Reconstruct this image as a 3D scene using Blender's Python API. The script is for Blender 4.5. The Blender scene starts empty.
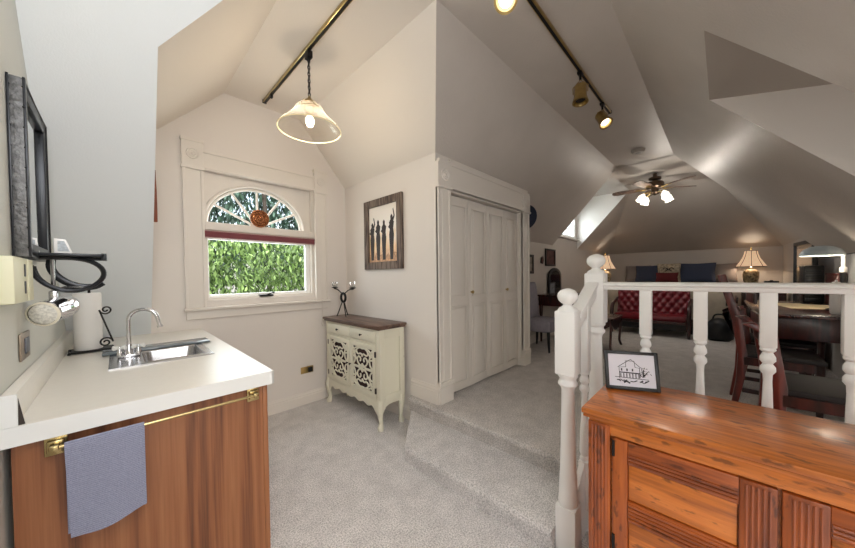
import bpy, bmesh, math, random
from mathutils import Vector, Matrix
random.seed(7)
PI = math.pi
S = bpy.context.scene
COL = S.collection

# ------------------------------------------------------------------ helpers
def V(*a): return Vector(a)

class MB:
    """collects shapes in one bmesh"""
    def __init__(s): s.b = bmesh.new()
    def poly(s, pts, flip=False):
        vs = [s.b.verts.new(p) for p in (reversed(pts) if flip else pts)]
        return s.b.faces.new(vs)
    def box(s, x0, x1, y0, y1, z0, z1, bev=0.0, M=None):
        t = bmesh.new()
        bmesh.ops.create_cube(t, size=1)
        for v in t.verts:
            v.co = Vector(((x0+x1)/2 + v.co.x*(x1-x0), (y0+y1)/2 + v.co.y*(y1-y0), (z0+z1)/2 + v.co.z*(z1-z0)))
        if bev > 0:
            bmesh.ops.bevel(t, geom=list(t.edges), offset=bev, segments=2, affect='EDGES', profile=0.5)
        s.merge(t, M); return s
    def merge(s, t, M=None):
        if M: t.transform(M)
        me = bpy.data.meshes.new('tmp'); t.to_mesh(me); s.b.from_mesh(me); bpy.data.meshes.remove(me); t.free()
    def lathe(s, prof, c=(0,0,0), n=24, M=None, sx=1, sy=1, cap=True):
        """prof: list of (radius, z)"""
        t = bmesh.new(); rings = []
        for r, z in prof:
            rings.append([t.verts.new((c[0]+r*sx*math.cos(2*PI*i/n), c[1]+r*sy*math.sin(2*PI*i/n), c[2]+z)) for i in range(n)])
        for a, b in zip(rings, rings[1:]):
            for i in range(n):
                t.faces.new((a[i], a[(i+1)%n], b[(i+1)%n], b[i]))
        if cap:
            if prof[0][0] > 1e-4: t.faces.new(list(reversed(rings[0])))
            if prof[-1][0] > 1e-4: t.faces.new(rings[-1])
        bmesh.ops.recalc_face_normals(t, faces=t.faces)
        s.merge(t, M); return s
    def tube(s, pts, r, n=8, closed=False, flat=None, M=None):
        """tube along points; r scalar or list; flat=(a,b) gives an elliptical section scale"""
        pts = [Vector(p) for p in pts]; N = len(pts); t = bmesh.new(); rings = []
        up = None
        for i, p in enumerate(pts):
            if closed: d = pts[(i+1)%N]-pts[i-1]
            else: d = pts[min(i+1, N-1)]-pts[max(i-1, 0)]
            d.normalize()
            if up is None:
                up = Vector((0,0,1)) if abs(d.z) < .9 else Vector((1,0,0))
            u = (up - d*up.dot(d))
            if u.length < 1e-4: u = d.orthogonal()
            u.normalize(); w = d.cross(u); up = u
            rr = r[i] if isinstance(r, (list, tuple)) else r
            fa, fb = flat if flat else (1, 1)
            rings.append([t.verts.new(p + u*(rr*fa*math.cos(2*PI*k/n)) + w*(rr*fb*math.sin(2*PI*k/n))) for k in range(n)])
        m = N if closed else N-1
        for i in range(m):
            a, b = rings[i], rings[(i+1)%N]
            for k in range(n): t.faces.new((a[k], a[(k+1)%n], b[(k+1)%n], b[k]))
        if not closed:
            t.faces.new(list(reversed(rings[0]))); t.faces.new(rings[-1])
        bmesh.ops.recalc_face_normals(t, faces=t.faces)
        s.merge(t, M); return s
    def prism(s, pts2, axis, a, b, bev=0.0, M=None):
        """extrude a 2-D outline; axis 'x': pts are (y,z); 'y': (x,z); 'z': (x,y)"""
        def P(p, h):
            if axis == 'x': return (h, p[0], p[1])
            if axis == 'y': return (p[0], h, p[1])
            return (p[0], p[1], h)
        t = bmesh.new()
        A = [t.verts.new(P(p, a)) for p in pts2]; B = [t.verts.new(P(p, b)) for p in pts2]
        n = len(pts2)
        t.faces.new(A); t.faces.new(list(reversed(B)))
        for i in range(n): t.faces.new((A[i], A[(i+1)%n], B[(i+1)%n], B[i]))
        bmesh.ops.recalc_face_normals(t, faces=t.faces)
        if bev > 0:
            bmesh.ops.bevel(t, geom=list(t.edges), offset=bev, segments=2, affect='EDGES', profile=.5)
        s.merge(t, M); return s
    def cyl(s, p0, p1, r, n=16, r2=None):
        p0, p1 = Vector(p0), Vector(p1); d = p1-p0
        M = Matrix.Translation(p0) @ d.to_track_quat('Z', 'Y').to_matrix().to_4x4()
        s.lathe([(r, 0), (r if r2 is None else r2, d.length)], n=n, M=M); return s
    def pillow(s, w, h, t, M=None, n=14, puff=.5):
        """cushion lying in XZ plane, thickness along Y, seams at the rim"""
        b = bmesh.new(); g = {}
        for sd in (1, -1):
            for i in range(n+1):
                for j in range(n+1):
                    u = -1+2*i/n; v = -1+2*j/n
                    edge = (i in (0, n) or j in (0, n))
                    if edge and sd == -1: g[(sd,i,j)] = g[(1,i,j)]; continue
                    k = max(0, (1-u*u)*(1-v*v))**puff
                    pin = 1-.07*(1-abs(u))*abs(v)**3 if abs(v) > abs(u) else 1-.07*(1-abs(v))*abs(u)**3
                    g[(sd,i,j)] = b.verts.new((u*w/2*pin, sd*t/2*k, v*h/2*pin))
            for i in range(n):
                for j in range(n):
                    b.faces.new((g[(sd,i,j)], g[(sd,i+1,j)], g[(sd,i+1,j+1)], g[(sd,i,j+1)]))
        bmesh.ops.recalc_face_normals(b, faces=b.faces)
        s.merge(b, M); return s

def smooth_me(me, ang=40):
    for p in me.polygons: p.use_smooth = True
    try: me.set_sharp_from_angle(angle=math.radians(ang))
    except Exception: pass

def obj(name, mb, mat, parent=None, world=False, smooth=True, ang=40):
    me = bpy.data.meshes.new(name)
    mb.b.normal_update(); mb.b.to_mesh(me); mb.b.free()
    o = bpy.data.objects.new(name, me); COL.objects.link(o)
    if parent is not None:
        if world:
            off = Vector((0,0,0)); q = parent
            while q is not None: off += q.location; q = q.parent
            me.transform(Matrix.Translation(-off))
        o.parent = parent
    if mat is not None: me.materials.append(mat)
    if smooth: smooth_me(me, ang)
    return o

def thing(name, label, cat, loc=(0,0,0), rotz=0, group=None):
    o = bpy.data.objects.new(name, None); COL.objects.link(o)
    o.empty_display_size = .1
    o.location = loc; o.rotation_euler = (0, 0, rotz)
    return tag(o, label, cat, group)

def tag(o, label, cat, group=None, kind=None):
    o['label'] = label; o['category'] = cat
    if group: o['group'] = group
    if kind: o['kind'] = kind
    return o

def struct(name, mb, mat, smooth=False):
    o = obj(name, mb, mat, smooth=smooth); o['kind'] = 'structure'; return o

def center_origin(o, base):
    """move a top-level single mesh's origin to its base"""
    o.data.transform(Matrix.Translation(-Vector(base))); o.location = base; return o

def dup(root, loc, rotz=None, label=None, group=None, parent=None):
    c = root.copy(); COL.objects.link(c)
    if parent is None:
        c.location = loc
        if rotz is not None: c.rotation_euler = (0, 0, rotz)
        if label: c['label'] = label
        if group: c['group'] = group
    else: c.parent = parent
    for ch in list(root.children): dup(ch, None, parent=c)
    return c

# ------------------------------------------------------------------ materials
def mk(name):
    m = bpy.data.materials.new(name); m.use_nodes = True
    nt = m.node_tree; return m, nt, nt.nodes['Principled BSDF']

def srgb(r, g, b):
    f = lambda c: ((c/255+.055)/1.055)**2.4 if c/255 > .04045 else c/255/12.92
    return (f(r), f(g), f(b), 1)

def plain(name, rgb, rough=.5, metal=0, noise=0, nscale=20, bump=0, bscale=80, spec=None, emit=None, estr=0, alpha=None, trans=None, sheen=None, coat=None):
    m, nt, p = mk(name); c = srgb(*rgb)
    p.inputs['Base Color'].default_value = c; p.inputs['Roughness'].default_value = rough; p.inputs['Metallic'].default_value = metal
    tc = nt.nodes.new('ShaderNodeTexCoord')
    if noise:
        n = nt.nodes.new('ShaderNodeTexNoise'); n.inputs['Scale'].default_value = nscale; n.inputs['Detail'].default_value = 5
        nt.links.new(tc.outputs['Object'], n.inputs['Vector'])
        r = nt.nodes.new('ShaderNodeValToRGB')
        r.color_ramp.elements[0].position = .3; r.color_ramp.elements[1].position = .7
        r.color_ramp.elements[0].color = tuple(x*(1-noise) for x in c[:3])+(1,); r.color_ramp.elements[1].color = tuple(min(1, x*(1+noise*.6)) for x in c[:3])+(1,)
        nt.links.new(n.outputs['Fac'], r.inputs['Fac']); nt.links.new(r.outputs['Color'], p.inputs['Base Color'])
    if bump:
        n2 = nt.nodes.new('ShaderNodeTexNoise'); n2.inputs['Scale'].default_value = bscale; n2.inputs['Detail'].default_value = 4
        nt.links.new(tc.outputs['Object'], n2.inputs['Vector'])
        bp = nt.nodes.new('ShaderNodeBump'); bp.inputs['Strength'].default_value = bump; bp.inputs['Distance'].default_value = .01
        nt.links.new(n2.outputs['Fac'], bp.inputs['Height']); nt.links.new(bp.outputs['Normal'], p.inputs['Normal'])
    if spec is not None: p.inputs['Specular IOR Level'].default_value = spec
    if emit: p.inputs['Emission Color'].default_value = srgb(*emit); p.inputs['Emission Strength'].default_value = estr
    if trans: p.inputs['Transmission Weight'].default_value = trans
    if alpha is not None: p.inputs['Alpha'].default_value = alpha
    if sheen: p.inputs['Sheen Weight'].default_value = sheen
    if coat: p.inputs['Coat Weight'].default_value = coat; p.inputs['Coat Roughness'].default_value = .15
    return m

def wood(name, dark, mid, light, axis='x', scale=1.0, rough=.4, coat=.2, ring=6, knots=0, wear=0, bands=14, fine=.45, st_=.12, fs=110, lo=.18, hi=.85):
    m, nt, p = mk(name); L = nt.links.new
    tc = nt.nodes.new('ShaderNodeTexCoord'); mp = nt.nodes.new('ShaderNodeMapping')
    st = {'x': (st_, 1, 1), 'y': (1, st_, 1), 'z': (1, 1, st_)}[axis]
    mp.inputs['Scale'].default_value = tuple(v*scale for v in st); L(tc.outputs['Object'], mp.inputs['Vector'])
    n1 = nt.nodes.new('ShaderNodeTexNoise'); n1.inputs['Scale'].default_value = ring; n1.inputs['Detail'].default_value = 3; n1.inputs['Distortion'].default_value = .6
    L(mp.outputs['Vector'], n1.inputs['Vector'])
    mul = nt.nodes.new('ShaderNodeMath'); mul.operation = 'MULTIPLY'; mul.inputs[1].default_value = bands; L(n1.outputs['Fac'], mul.inputs[0])
    fr = nt.nodes.new('ShaderNodeMath'); fr.operation = 'PINGPONG'; fr.inputs[1].default_value = 1; L(mul.outputs[0], fr.inputs[0])
    n2 = nt.nodes.new('ShaderNodeTexNoise'); n2.inputs['Scale'].default_value = fs; n2.inputs['Detail'].default_value = 4; L(mp.outputs['Vector'], n2.inputs['Vector'])
    mix = nt.nodes.new('ShaderNodeMix'); mix.data_type = 'FLOAT'; mix.inputs[0].default_value = fine
    L(fr.outputs[0], mix.inputs[2]); L(n2.outputs['Fac'], mix.inputs[3])
    r = nt.nodes.new('ShaderNodeValToRGB'); e = r.color_ramp.elements
    e[0].position = lo; e[0].color = srgb(*dark); e[1].position = hi; e[1].color = srgb(*light)
    k = e.new(.5); k.color = srgb(*mid)
    L(mix.outputs[0], r.inputs['Fac'])
    out = r.outputs['Color']
    if wear:
        n3 = nt.nodes.new('ShaderNodeTexNoise'); n3.inputs['Scale'].default_value = 42; n3.inputs['Detail'].default_value = 6
        mp3 = nt.nodes.new('ShaderNodeMapping'); mp3.inputs['Scale'].default_value = {'x': (.35, 1, 1), 'y': (1, .35, 1), 'z': (1, 1, .35)}[axis]; L(tc.outputs['Object'], mp3.inputs['Vector']); L(mp3.outputs['Vector'], n3.inputs['Vector'])
        r3 = nt.nodes.new('ShaderNodeValToRGB'); r3.color_ramp.elements[0].position = .345; r3.color_ramp.elements[1].position = .41
        r3.color_ramp.elements[0].color = (wear,)*3+(1,); r3.color_ramp.elements[1].color = (1,1,1,1)
        L(n3.outputs['Fac'], r3.inputs['Fac'])
        mx = nt.nodes.new('ShaderNodeMix'); mx.data_type = 'RGBA'; mx.blend_type = 'MULTIPLY'; mx.inputs[0].default_value = 1
        L(out, mx.inputs[6]); L(r3.outputs['Color'], mx.inputs[7]); out = mx.outputs[2]
    L(out, p.inputs['Base Color'])
    bp = nt.nodes.new('ShaderNodeBump'); bp.inputs['Strength'].default_value = .15; bp.inputs['Distance'].default_value = .004
    L(mix.outputs[0], bp.inputs['Height']); L(bp.outputs['Normal'], p.inputs['Normal'])
    p.inputs['Roughness'].default_value = rough; p.inputs['Coat Weight'].default_value = coat; p.inputs['Coat Roughness'].default_value = .2
    return m

def distressed(name, base, under, amt=.36, rough=.55):
    m, nt, p = mk(name); L = nt.links.new
    tc = nt.nodes.new('ShaderNodeTexCoord')
    n = nt.nodes.new('ShaderNodeTexNoise'); n.inputs['Scale'].default_value = 14; n.inputs['Detail'].default_value = 8; n.inputs['Roughness'].default_value = .7
    L(tc.outputs['Object'], n.inputs['Vector'])
    r = nt.nodes.new('ShaderNodeValToRGB'); r.color_ramp.elements[0].position = amt-.04; r.color_ramp.elements[0].color = srgb(*under)
    r.color_ramp.elements[1].position = amt; r.color_ramp.elements[1].color = srgb(*base)
    L(n.outputs['Fac'], r.inputs['Fac']); L(r.outputs['Color'], p.inputs['Base Color']); p.inputs['Roughness'].default_value = rough
    return m

def carpet(name, rgb):
    m, nt, p = mk(name); L = nt.links.new; c = srgb(*rgb)
    tc = nt.nodes.new('ShaderNodeTexCoord')
    a = nt.nodes.new('ShaderNodeTexNoise'); a.inputs['Scale'].default_value = 130; a.inputs['Detail'].default_value = 3
    b = nt.nodes.new('ShaderNodeTexNoise'); b.inputs['Scale'].default_value = 9; b.inputs['Detail'].default_value = 6
    L(tc.outputs['Object'], a.inputs['Vector']); L(tc.outputs['Object'], b.inputs['Vector'])
    ra = nt.nodes.new('ShaderNodeValToRGB'); ra.color_ramp.elements[0].position = .35; ra.color_ramp.elements[1].position = .6
    ra.color_ramp.elements[0].color = tuple(v*.62 for v in c[:3])+(1,); ra.color_ramp.elements[1].color = tuple(min(1,v*1.12) for v in c[:3])+(1,)
    L(a.outputs['Fac'], ra.inputs['Fac'])
    rb = nt.nodes.new('ShaderNodeValToRGB'); rb.color_ramp.elements[0].position = .35; rb.color_ramp.elements[1].position = .65
    rb.color_ramp.elements[0].color = (.86,.86,.86,1); rb.color_ramp.elements[1].color = (1,1,1,1)
    L(b.outputs['Fac'], rb.inputs['Fac'])
    mx = nt.nodes.new('ShaderNodeMix'); mx.data_type = 'RGBA'; mx.blend_type = 'MULTIPLY'; mx.inputs[0].default_value = 1
    L(ra.outputs['Color'], mx.inputs[6]); L(rb.outputs['Color'], mx.inputs[7]); L(mx.outputs[2], p.inputs['Base Color'])
    bp = nt.nodes.new('ShaderNodeBump'); bp.inputs['Strength'].default_value = .8; bp.inputs['Distance'].default_value = .012
    L(a.outputs['Fac'], bp.inputs['Height']); L(bp.outputs['Normal'], p.inputs['Normal'])
    p.inputs['Roughness'].default_value = 1; p.inputs['Specular IOR Level'].default_value = .1
    return m

def glassy(name, tint, mixfac, rough=.05, bump_axis=False):
    """clear glass that lets lamp light pass: transparent + glossy by fresnel"""
    m, nt, p = mk(name); L = nt.links.new; nt.nodes.remove(p)
    out = nt.nodes['Material Output']
    t = nt.nodes.new('ShaderNodeBsdfTransparent'); t.inputs['Color'].default_value = tint
    g = nt.nodes.new('ShaderNodeBsdfGlossy'); g.inputs['Roughness'].default_value = rough; g.inputs['Color'].default_value = (1,1,1,1)
    mx = nt.nodes.new('ShaderNodeMixShader')
    f = nt.nodes.new('ShaderNodeLayerWeight'); f.inputs['Blend'].default_value = mixfac
    L(f.outputs['Fresnel'], mx.inputs[0]); L(t.outputs[0], mx.inputs[1]); L(g.outputs[0], mx.inputs[2]); L(mx.outputs[0], out.inputs[0])
    return m

def shade_fabric(name, rgb, emit, estr):
    m = plain(name, rgb, rough=.9, emit=emit, estr=estr, noise=.1, nscale=30); return m

M_wall = plain('wall_paint', (228, 221, 214), rough=.75, bump=.12, bscale=160)
M_wallc = plain('warm_wall_paint', (232, 224, 214), rough=.75, bump=.12, bscale=160)
M_blue = plain('cool_slope_paint', (236, 240, 241), rough=.6, bump=.1, bscale=160)
M_ceil = plain('ceiling_paint', (205, 197, 189), rough=.42, bump=.25, bscale=70, noise=.04, nscale=3)
M_white = plain('white_gloss_paint', (247, 246, 243), rough=.3)
M_trim = plain('trim_paint', (228, 221, 212), rough=.45)
M_carpet = carpet('carpet_light', (234, 230, 228))
M_carpet2 = carpet('carpet_upper', (220, 214, 209))
M_veneer = wood('veneer', (92, 52, 30), (138, 86, 52), (160, 106, 68), 'z', 1.0, .42, .2, ring=13, bands=5, fine=.5, st_=.022, fs=190, lo=.20, hi=.85)
M_pine = wood('pine', (142, 72, 22), (208, 118, 42), (234, 150, 68), 'y', 1.0, .34, .45, ring=5, bands=4, fine=.6, st_=.07, fs=90, wear=.45)
M_pinev = wood('pine_upright', (100, 42, 14), (166, 82, 28), (204, 114, 48), 'z', 1.0, .36, .4, ring=5, bands=4, fine=.6, st_=.07, fs=90, wear=.45)
M_pinem = wood('pine_moulding', (100, 42, 14), (172, 86, 30), (206, 114, 46), 'y', 1.0, .36, .4, ring=5, bands=4, fine=.6, st_=.07, fs=90, wear=.5)
M_dwood = wood('mahogany', (24, 8, 7), (50, 17, 14), (72, 26, 20), 'z', 1.0, .3, .4)
M_dwoodh = wood('mahogany_top', (40, 16, 13), (66, 30, 24), (88, 44, 34), 'x', 1.0, .25, .6)
M_dtop = wood('cabinet_top_wood', (62, 44, 36), (92, 68, 56), (118, 92, 78), 'y', 1.0, .4, .2)
M_barn = wood('weathered_wood', (60, 48, 42), (104, 88, 78), (134, 118, 106), 'z', 1.5, .7, 0)
M_cream = distressed('cream_distressed', (226, 222, 202), (140, 126, 100), .335)
M_lam = plain('laminate', (230, 226, 217), rough=.3, noise=.02, nscale=40)
M_lamedge = plain('laminate_edge', (232, 234, 232), rough=.35)
M_steel = plain('steel', (190, 190, 192), rough=.22, metal=1)
M_chrome = plain('chrome', (215, 215, 218), rough=.08, metal=1)
M_brass = plain('brass', (188, 170, 122), rough=.25, metal=1)
M_abrass = plain('antique_brass', (186, 160, 106), rough=.3, metal=1, noise=.15, nscale=30)
M_iron = plain('black_iron', (34, 32, 32), rough=.45, metal=.6)
M_black = plain('black_plastic', (18, 18, 20), rough=.4)
M_blackm = plain('black_satin', (40, 42, 46), rough=.3, metal=.4)
M_pewter = plain('pewter', (112, 112, 112), rough=.5, metal=.7, noise=.35, nscale=60, bump=.5, bscale=50)
M_mirror = plain('mirror_glass', (225, 230, 232), rough=.02, metal=1)
M_copper = plain('copper', (164, 108, 74), rough=.25, metal=1, noise=.2, nscale=40, bump=.4, bscale=60)
M_blind = plain('red_blind', (134, 72, 78), rough=.8)
M_towel = plain('towel_cloth', (130, 134, 156), rough=1, noise=.2, nscale=160, bump=1, bscale=160, sheen=.3)
M_paper = plain('paper', (240, 238, 234), rough=.9)
M_cbox = plain('cream_plastic', (226, 224, 192), rough=.5)
M_slate = plain('grey_glass_board', (112, 122, 128), rough=.15)
M_red = plain('red_leather', (120, 14, 30), rough=.38, noise=.25, nscale=10, coat=.3)
M_blue_c = plain('blue_cushion', (70, 78, 100), rough=.9, bump=.5, bscale=60)
M_grey_c = plain('taupe_cushion', (150, 140, 136), rough=.9, bump=.4, bscale=50)
M_redc = plain('dark_red_cushion', (104, 30, 34), rough=.8, bump=.3, bscale=40)
M_bedsp = plain('brown_bedspread', (96, 78, 70), rough=.9, noise=.3, nscale=14)
M_quilt = plain('cream_quilt', (196, 184, 164), rough=.9, bump=1, bscale=12, noise=.15, nscale=9)
M_chairf = plain('grey_upholstery', (150, 146, 156), rough=.95, noise=.1, nscale=20, bump=.3)
M_glass = glassy('window_glass', (.96, .98, .97, 1), .18)
M_clear = glassy('cup_glass', (.9, .9, .9, 1), .5)
M_curtain = plain('grey_curtain', (170, 170, 172), rough=.9)
M_grass = plain('ground_grass', (70, 100, 50), rough=1, noise=.3)
M_bark = plain('bark', (70, 62, 56), rough=.95, noise=.3, nscale=15)
M_bulb = plain('lit_bulb', (255, 244, 226), emit=(255, 232, 196), estr=9)
M_spot = plain('lit_spot_lens', (255, 248, 235), emit=(255, 240, 214), estr=4)
M_tulip = plain('tulip_glass_lit', (250, 246, 238), rough=.4, emit=(255, 240, 220), estr=2.2)
M_vase = plain('patterned_vase', (150, 136, 104), rough=.35, noise=.95, nscale=26)
M_lshade = plain('pale_blue_shade', (196, 212, 222), rough=.3, coat=.4)
M_lshin = plain('lit_shade_lining', (255, 250, 236), rough=.6, emit=(255, 246, 220), estr=3)

# table-lamp shade: glows brighter in the middle height (fabric lit from inside)
M_tshade = plain('pleated_shade', (206, 180, 156), rough=.9, emit=(236, 196, 156), estr=.62, noise=.2, nscale=26)

# ------------------------------------------------------------------ camera (solved from the room's vanishing lines)
F = 302.1635; HC = 1.34
R = [[0.6980875140576176, -0.7159037955236827, -0.012473101925374859], [-0.022958576243633767, -0.004969152623978417, -0.9997240675801823], [0.7156442737098655, 0.6981812537421674, -0.019905035274883246]]
cam = bpy.data.cameras.new('camera'); co = bpy.data.objects.new('camera', cam); COL.objects.link(co)
rt, dn, fw = [Vector(r) for r in R]
m3 = Matrix((rt, -dn, -fw)).transposed()
co.matrix_world = Matrix.Translation((0, 0, HC)) @ m3.to_4x4()
cam.sensor_width = 36; cam.lens = 36*F/855; cam.shift_y = 8.175/855; cam.clip_start = .05; cam.clip_end = 200
S.camera = co

# ------------------------------------------------------------------ room shell
ZC = 2.983          # flat ceiling
YW = 3.165          # window wall
XP = 1.88           # picture wall
YC = 1.725          # closet wall
ZU = .247           # upper floor
XL = -.245          # left wall
SL = 1.116
# lower floor
b = MB(); b.poly([(XL-.4, -1.6, 0), (1.85, -1.6, 0), (1.88, 3.165, 0), (XL-.4, 3.95, 0)])
struct('floor', b, M_carpet)
# upper floor platform + rounded carpet steps
def nose(mb, x0, x1, y0, yend0, yend1, z0, z1):
    """carpeted step: plan runs from y0 to a splayed far end, nosing overhang at the top"""
    n = .022
    prof = [(x0+n, z0), (x0+n, z1-.05), (x0+.004, z1-.04), (x0, z1-.022), (x0+.008, z1-.006), (x0+.03, z1), (x1, z1), (x1, z0)]
    t = bmesh.new()
    A = [t.verts.new((x, y0, z)) for x, z in prof]
    B = [t.verts.new((x, yend0+(yend1-yend0)*(x-x0)/(x1-x0), z)) for x, z in prof]
    t.faces.new(A); t.faces.new(list(reversed(B)))
    for i in range(len(prof)): t.faces.new((A[i], A[(i+1)%len(prof)], B[(i+1)%len(prof)], B[i]))
    bmesh.ops.recalc_face_normals(t, faces=t.faces); mb.merge(t)
b = MB(); nose(b, 1.40, 1.85, .575, 1.61, 2.03, 0, .124)
struct('trim_1', b, M_carpet, smooth=True)
b = MB()
nose(b, 1.81, 1.9, -1.6, 2.035, 2.045, .12, ZU)
b.box(1.9, 9.3, -1.6, 2.6, .12, ZU)
b.box(1.84, 1.9, -1.6, 2.03, 0, .13)
struct('floor_upper', b, M_carpet2, smooth=True)

# window wall with opening
WX0, WX1, WZ0, WZ1 = .53, 1.51, 1.155, 2.275
b = MB(); y = YW
XA = .171
def gz(x):  # gable height at x
    if x < .695: return ZC-1.04*(.695-x)
    if x < 1.362: return ZC
    return ZC-1.174*(x-1.362)
b.poly([(XA-.45, y, 0), (WX0, y, 0), (WX0, y, gz(WX0)), (XA-.1, y, gz(XA-.1)), (XA-.45, y, 2.0)], True)
b.poly([(WX1, y, 0), (XP, y, 0), (XP, y, gz(XP)), (WX1, y, gz(WX1))], True)
b.poly([(WX0, y, 0), (WX1, y, 0), (WX1, y, WZ0), (WX0, y, WZ0)], True)
b.poly([(WX0, y, WZ1), (WX1, y, WZ1), (WX1, y, gz(WX1)), (1.362, y, ZC), (.695, y, ZC), (WX0, y, gz(WX0))], True)
# reveals
d = .16
b.poly([(WX0, y, WZ0), (WX0, y+d, WZ0), (WX0, y+d, WZ1), (WX0, y, WZ1)])
b.poly([(WX1, y, WZ0), (WX1, y+d, WZ0), (WX1, y+d, WZ1), (WX1, y, WZ1)], True)
b.poly([(WX0, y, WZ1), (WX1, y, WZ1), (WX1, y+d, WZ1), (WX0, y+d, WZ1)], True)
b.poly([(WX0, y, WZ0), (WX1, y, WZ0), (WX1, y+d, WZ0), (WX0, y+d, WZ0)])
struct('wall_window', b, M_wall)
# picture wall
b = MB(); b.poly([(XP, YC, 0), (XP, YW, 0), (XP, YW, gz(XP)), (XP, YC, gz(XP))], True)
struct('wall_right', b, M_wall)
# alcove: left slope, flat, right slope, hips
KX, KY, KZ = .156, 1.886, 2.422
b = MB()
b.poly([(.695, YW, ZC), (.695, 1.407, ZC), (KX, KY, KZ), (KX-.0, YW, gz(KX))])
struct('ceiling_alcove_left', b, M_wallc)
b = MB()
b.poly([(.695, YW, ZC), (1.362, YW, ZC), (1.358, 1.222, ZC), (.695, 1.18, ZC)])
b.poly([(1.362, YW, ZC), (XP, YW, gz(XP)), (XP, YC, gz(XP)), (1.358, 1.222, ZC)])
struct('ceiling_alcove', b, M_wallc)
# cool sloped wall behind the counter
b = MB()
def by(z): return 3.165-.853*(z-.922)
b.poly([(XL, by(.9), .9), (XA, by(.9), .9), (KX, KY, KZ), (.695, 1.407, ZC), (XL, by(ZC), ZC)])
b.poly([(XL, by(.9), 0), (XA, by(.9), 0), (XA, by(.9), .9), (XL, by(.9), .9)])
b.poly([(XA, by(.9), .9), (KX, KY, KZ), (KX, YW+.02, gz(KX))], True)
struct('wall_sloped', b, M_blue)
# left wall
b = MB(); b.poly([(XL, -.6, 0), (XL, by(0), 0), (XL, by(ZC), ZC), (XL, -.6, ZC)])
struct('wall_left', b, plain('left_wall_paint', (216, 217, 210), rough=.7, bump=.12, bscale=160))
# main flat strip
b = MB()
b.poly([(XL, .49, ZC), (.695, .49, ZC), (.695, 1.407, ZC), (XL, 1.407, ZC)])
b.poly([(.695, .49, ZC), (5.46, .49, ZC), (5.46, 1.18, ZC), (1.42, 1.18, ZC), (1.358, 1.222, ZC), (.695, 1.18, ZC)])
b.poly([(5.42, .18, ZC), (6.6, .18, ZC), (6.6, 1.32, ZC), (5.42, 1.32, ZC)])
struct('ceiling', b, M_ceil)
# main left slope (over closets)
zl = lambda yy: ZC-SL*(yy-1.18)
zr = lambda yy: ZC-SL*(.49-yy)
b = MB()
b.poly([(1.42, 1.18, ZC), (1.358, 1.222, ZC), (XP, YC, gz(XP)), (3.56, YC, zl(YC)), (3.56, 2.18, zl(2.18)), (5.46, 2.18, zl(2.18)), (5.46, 1.18, ZC)])
struct('ceiling_left_slope', b, M_ceil)
# main right slope with dormer recess
RX0, RX1, RZ = 2.01, 2.835, 2.513
ry = .49-(ZC-RZ)/SL
YR = -.86
b = MB()
b.poly([(.2, .49, ZC), (RX0, .49, ZC), (RX0, YR-.5, zr(YR-.5)), (.2, YR-.5, zr(YR-.5))])
b.poly([(RX0, .49, ZC), (RX1, .49, ZC), (RX1, ry, RZ), (RX0, ry, RZ)])
b.poly([(RX1, .49, ZC), (5.42, .49, ZC), (5.42, YR, zr(YR)), (RX1, YR, zr(YR))])
struct('ceiling_right_slope', b, M_ceil)
b = MB()   # recess inside: sloping lid, far and near cheeks, back
yb = -1.9; lz = RZ-.235*(ry-yb)
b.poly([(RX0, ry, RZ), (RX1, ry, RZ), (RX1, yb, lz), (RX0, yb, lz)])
struct('ceiling_dormer_lid', b, plain('dormer_lid_shaded', (168, 158, 147), rough=.6)); b = MB()  # lid colour darkened to carry the shade inside the recess
b.poly([(RX1, ry, RZ), (RX1, YR, zr(YR)), (RX1, YR, .9), (RX1, yb, .9), (RX1, yb, lz)])
b.poly([(RX0, ry, RZ), (RX0, YR, zr(YR)), (RX0, YR, .9), (RX0, yb, .9), (RX0, yb, lz)], True)
b.poly([(RX0, yb, .9), (RX1, yb, .9), (RX1, yb, lz), (RX0, yb, lz)])
struct('ceiling_dormer', b, M_wall)
# right knee wall
b = MB()
b.poly([(RX1, YR, ZU), (9.2, YR, ZU), (9.2, YR, 1.85), (5.42, YR, 1.85), (5.42, YR, zr(YR)), (RX1, YR, zr(YR))])
struct('wall_bedroom_right', b, M_ceil)
# closet wall with opening
CX0, CX1, CZ = 2.05, 3.38, 2.085
b = MB()
b.poly([(XP, YC, ZU), (CX0, YC, ZU), (CX0, YC, zl(YC)), (XP, YC, zl(YC))], True)
b.poly([(CX1, YC, ZU), (3.56, YC, ZU), (3.56, YC, zl(YC)), (CX1, YC, zl(YC))], True)
b.poly([(CX0, YC, CZ), (CX1, YC, CZ), (CX1, YC, zl(YC)), (CX0, YC, zl(YC))], True)
b.poly([(CX0, YC, ZU), (CX0, YC+.6, ZU), (CX0, YC+.6, CZ), (CX0, YC, CZ)])
b.poly([(CX1, YC, ZU), (CX1, YC+.12, ZU), (CX1, YC+.12, CZ), (CX1, YC, CZ)], True)
b.poly([(CX0, YC+.12, ZU), (CX1, YC+.12, ZU), (CX1, YC+.12, CZ), (CX0, YC+.12, CZ)], True)
b.poly([(3.56, YC, ZU), (3.56, 2.18, ZU), (3.56, 2.18, zl(2.18)), (3.56, YC, zl(YC))])
b.poly([(CX0, YC, CZ), (CX1, YC, CZ), (CX1, YC+.12, CZ), (CX0, YC+.12, CZ)])
struct('wall_closet', b, M_trim)
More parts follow.
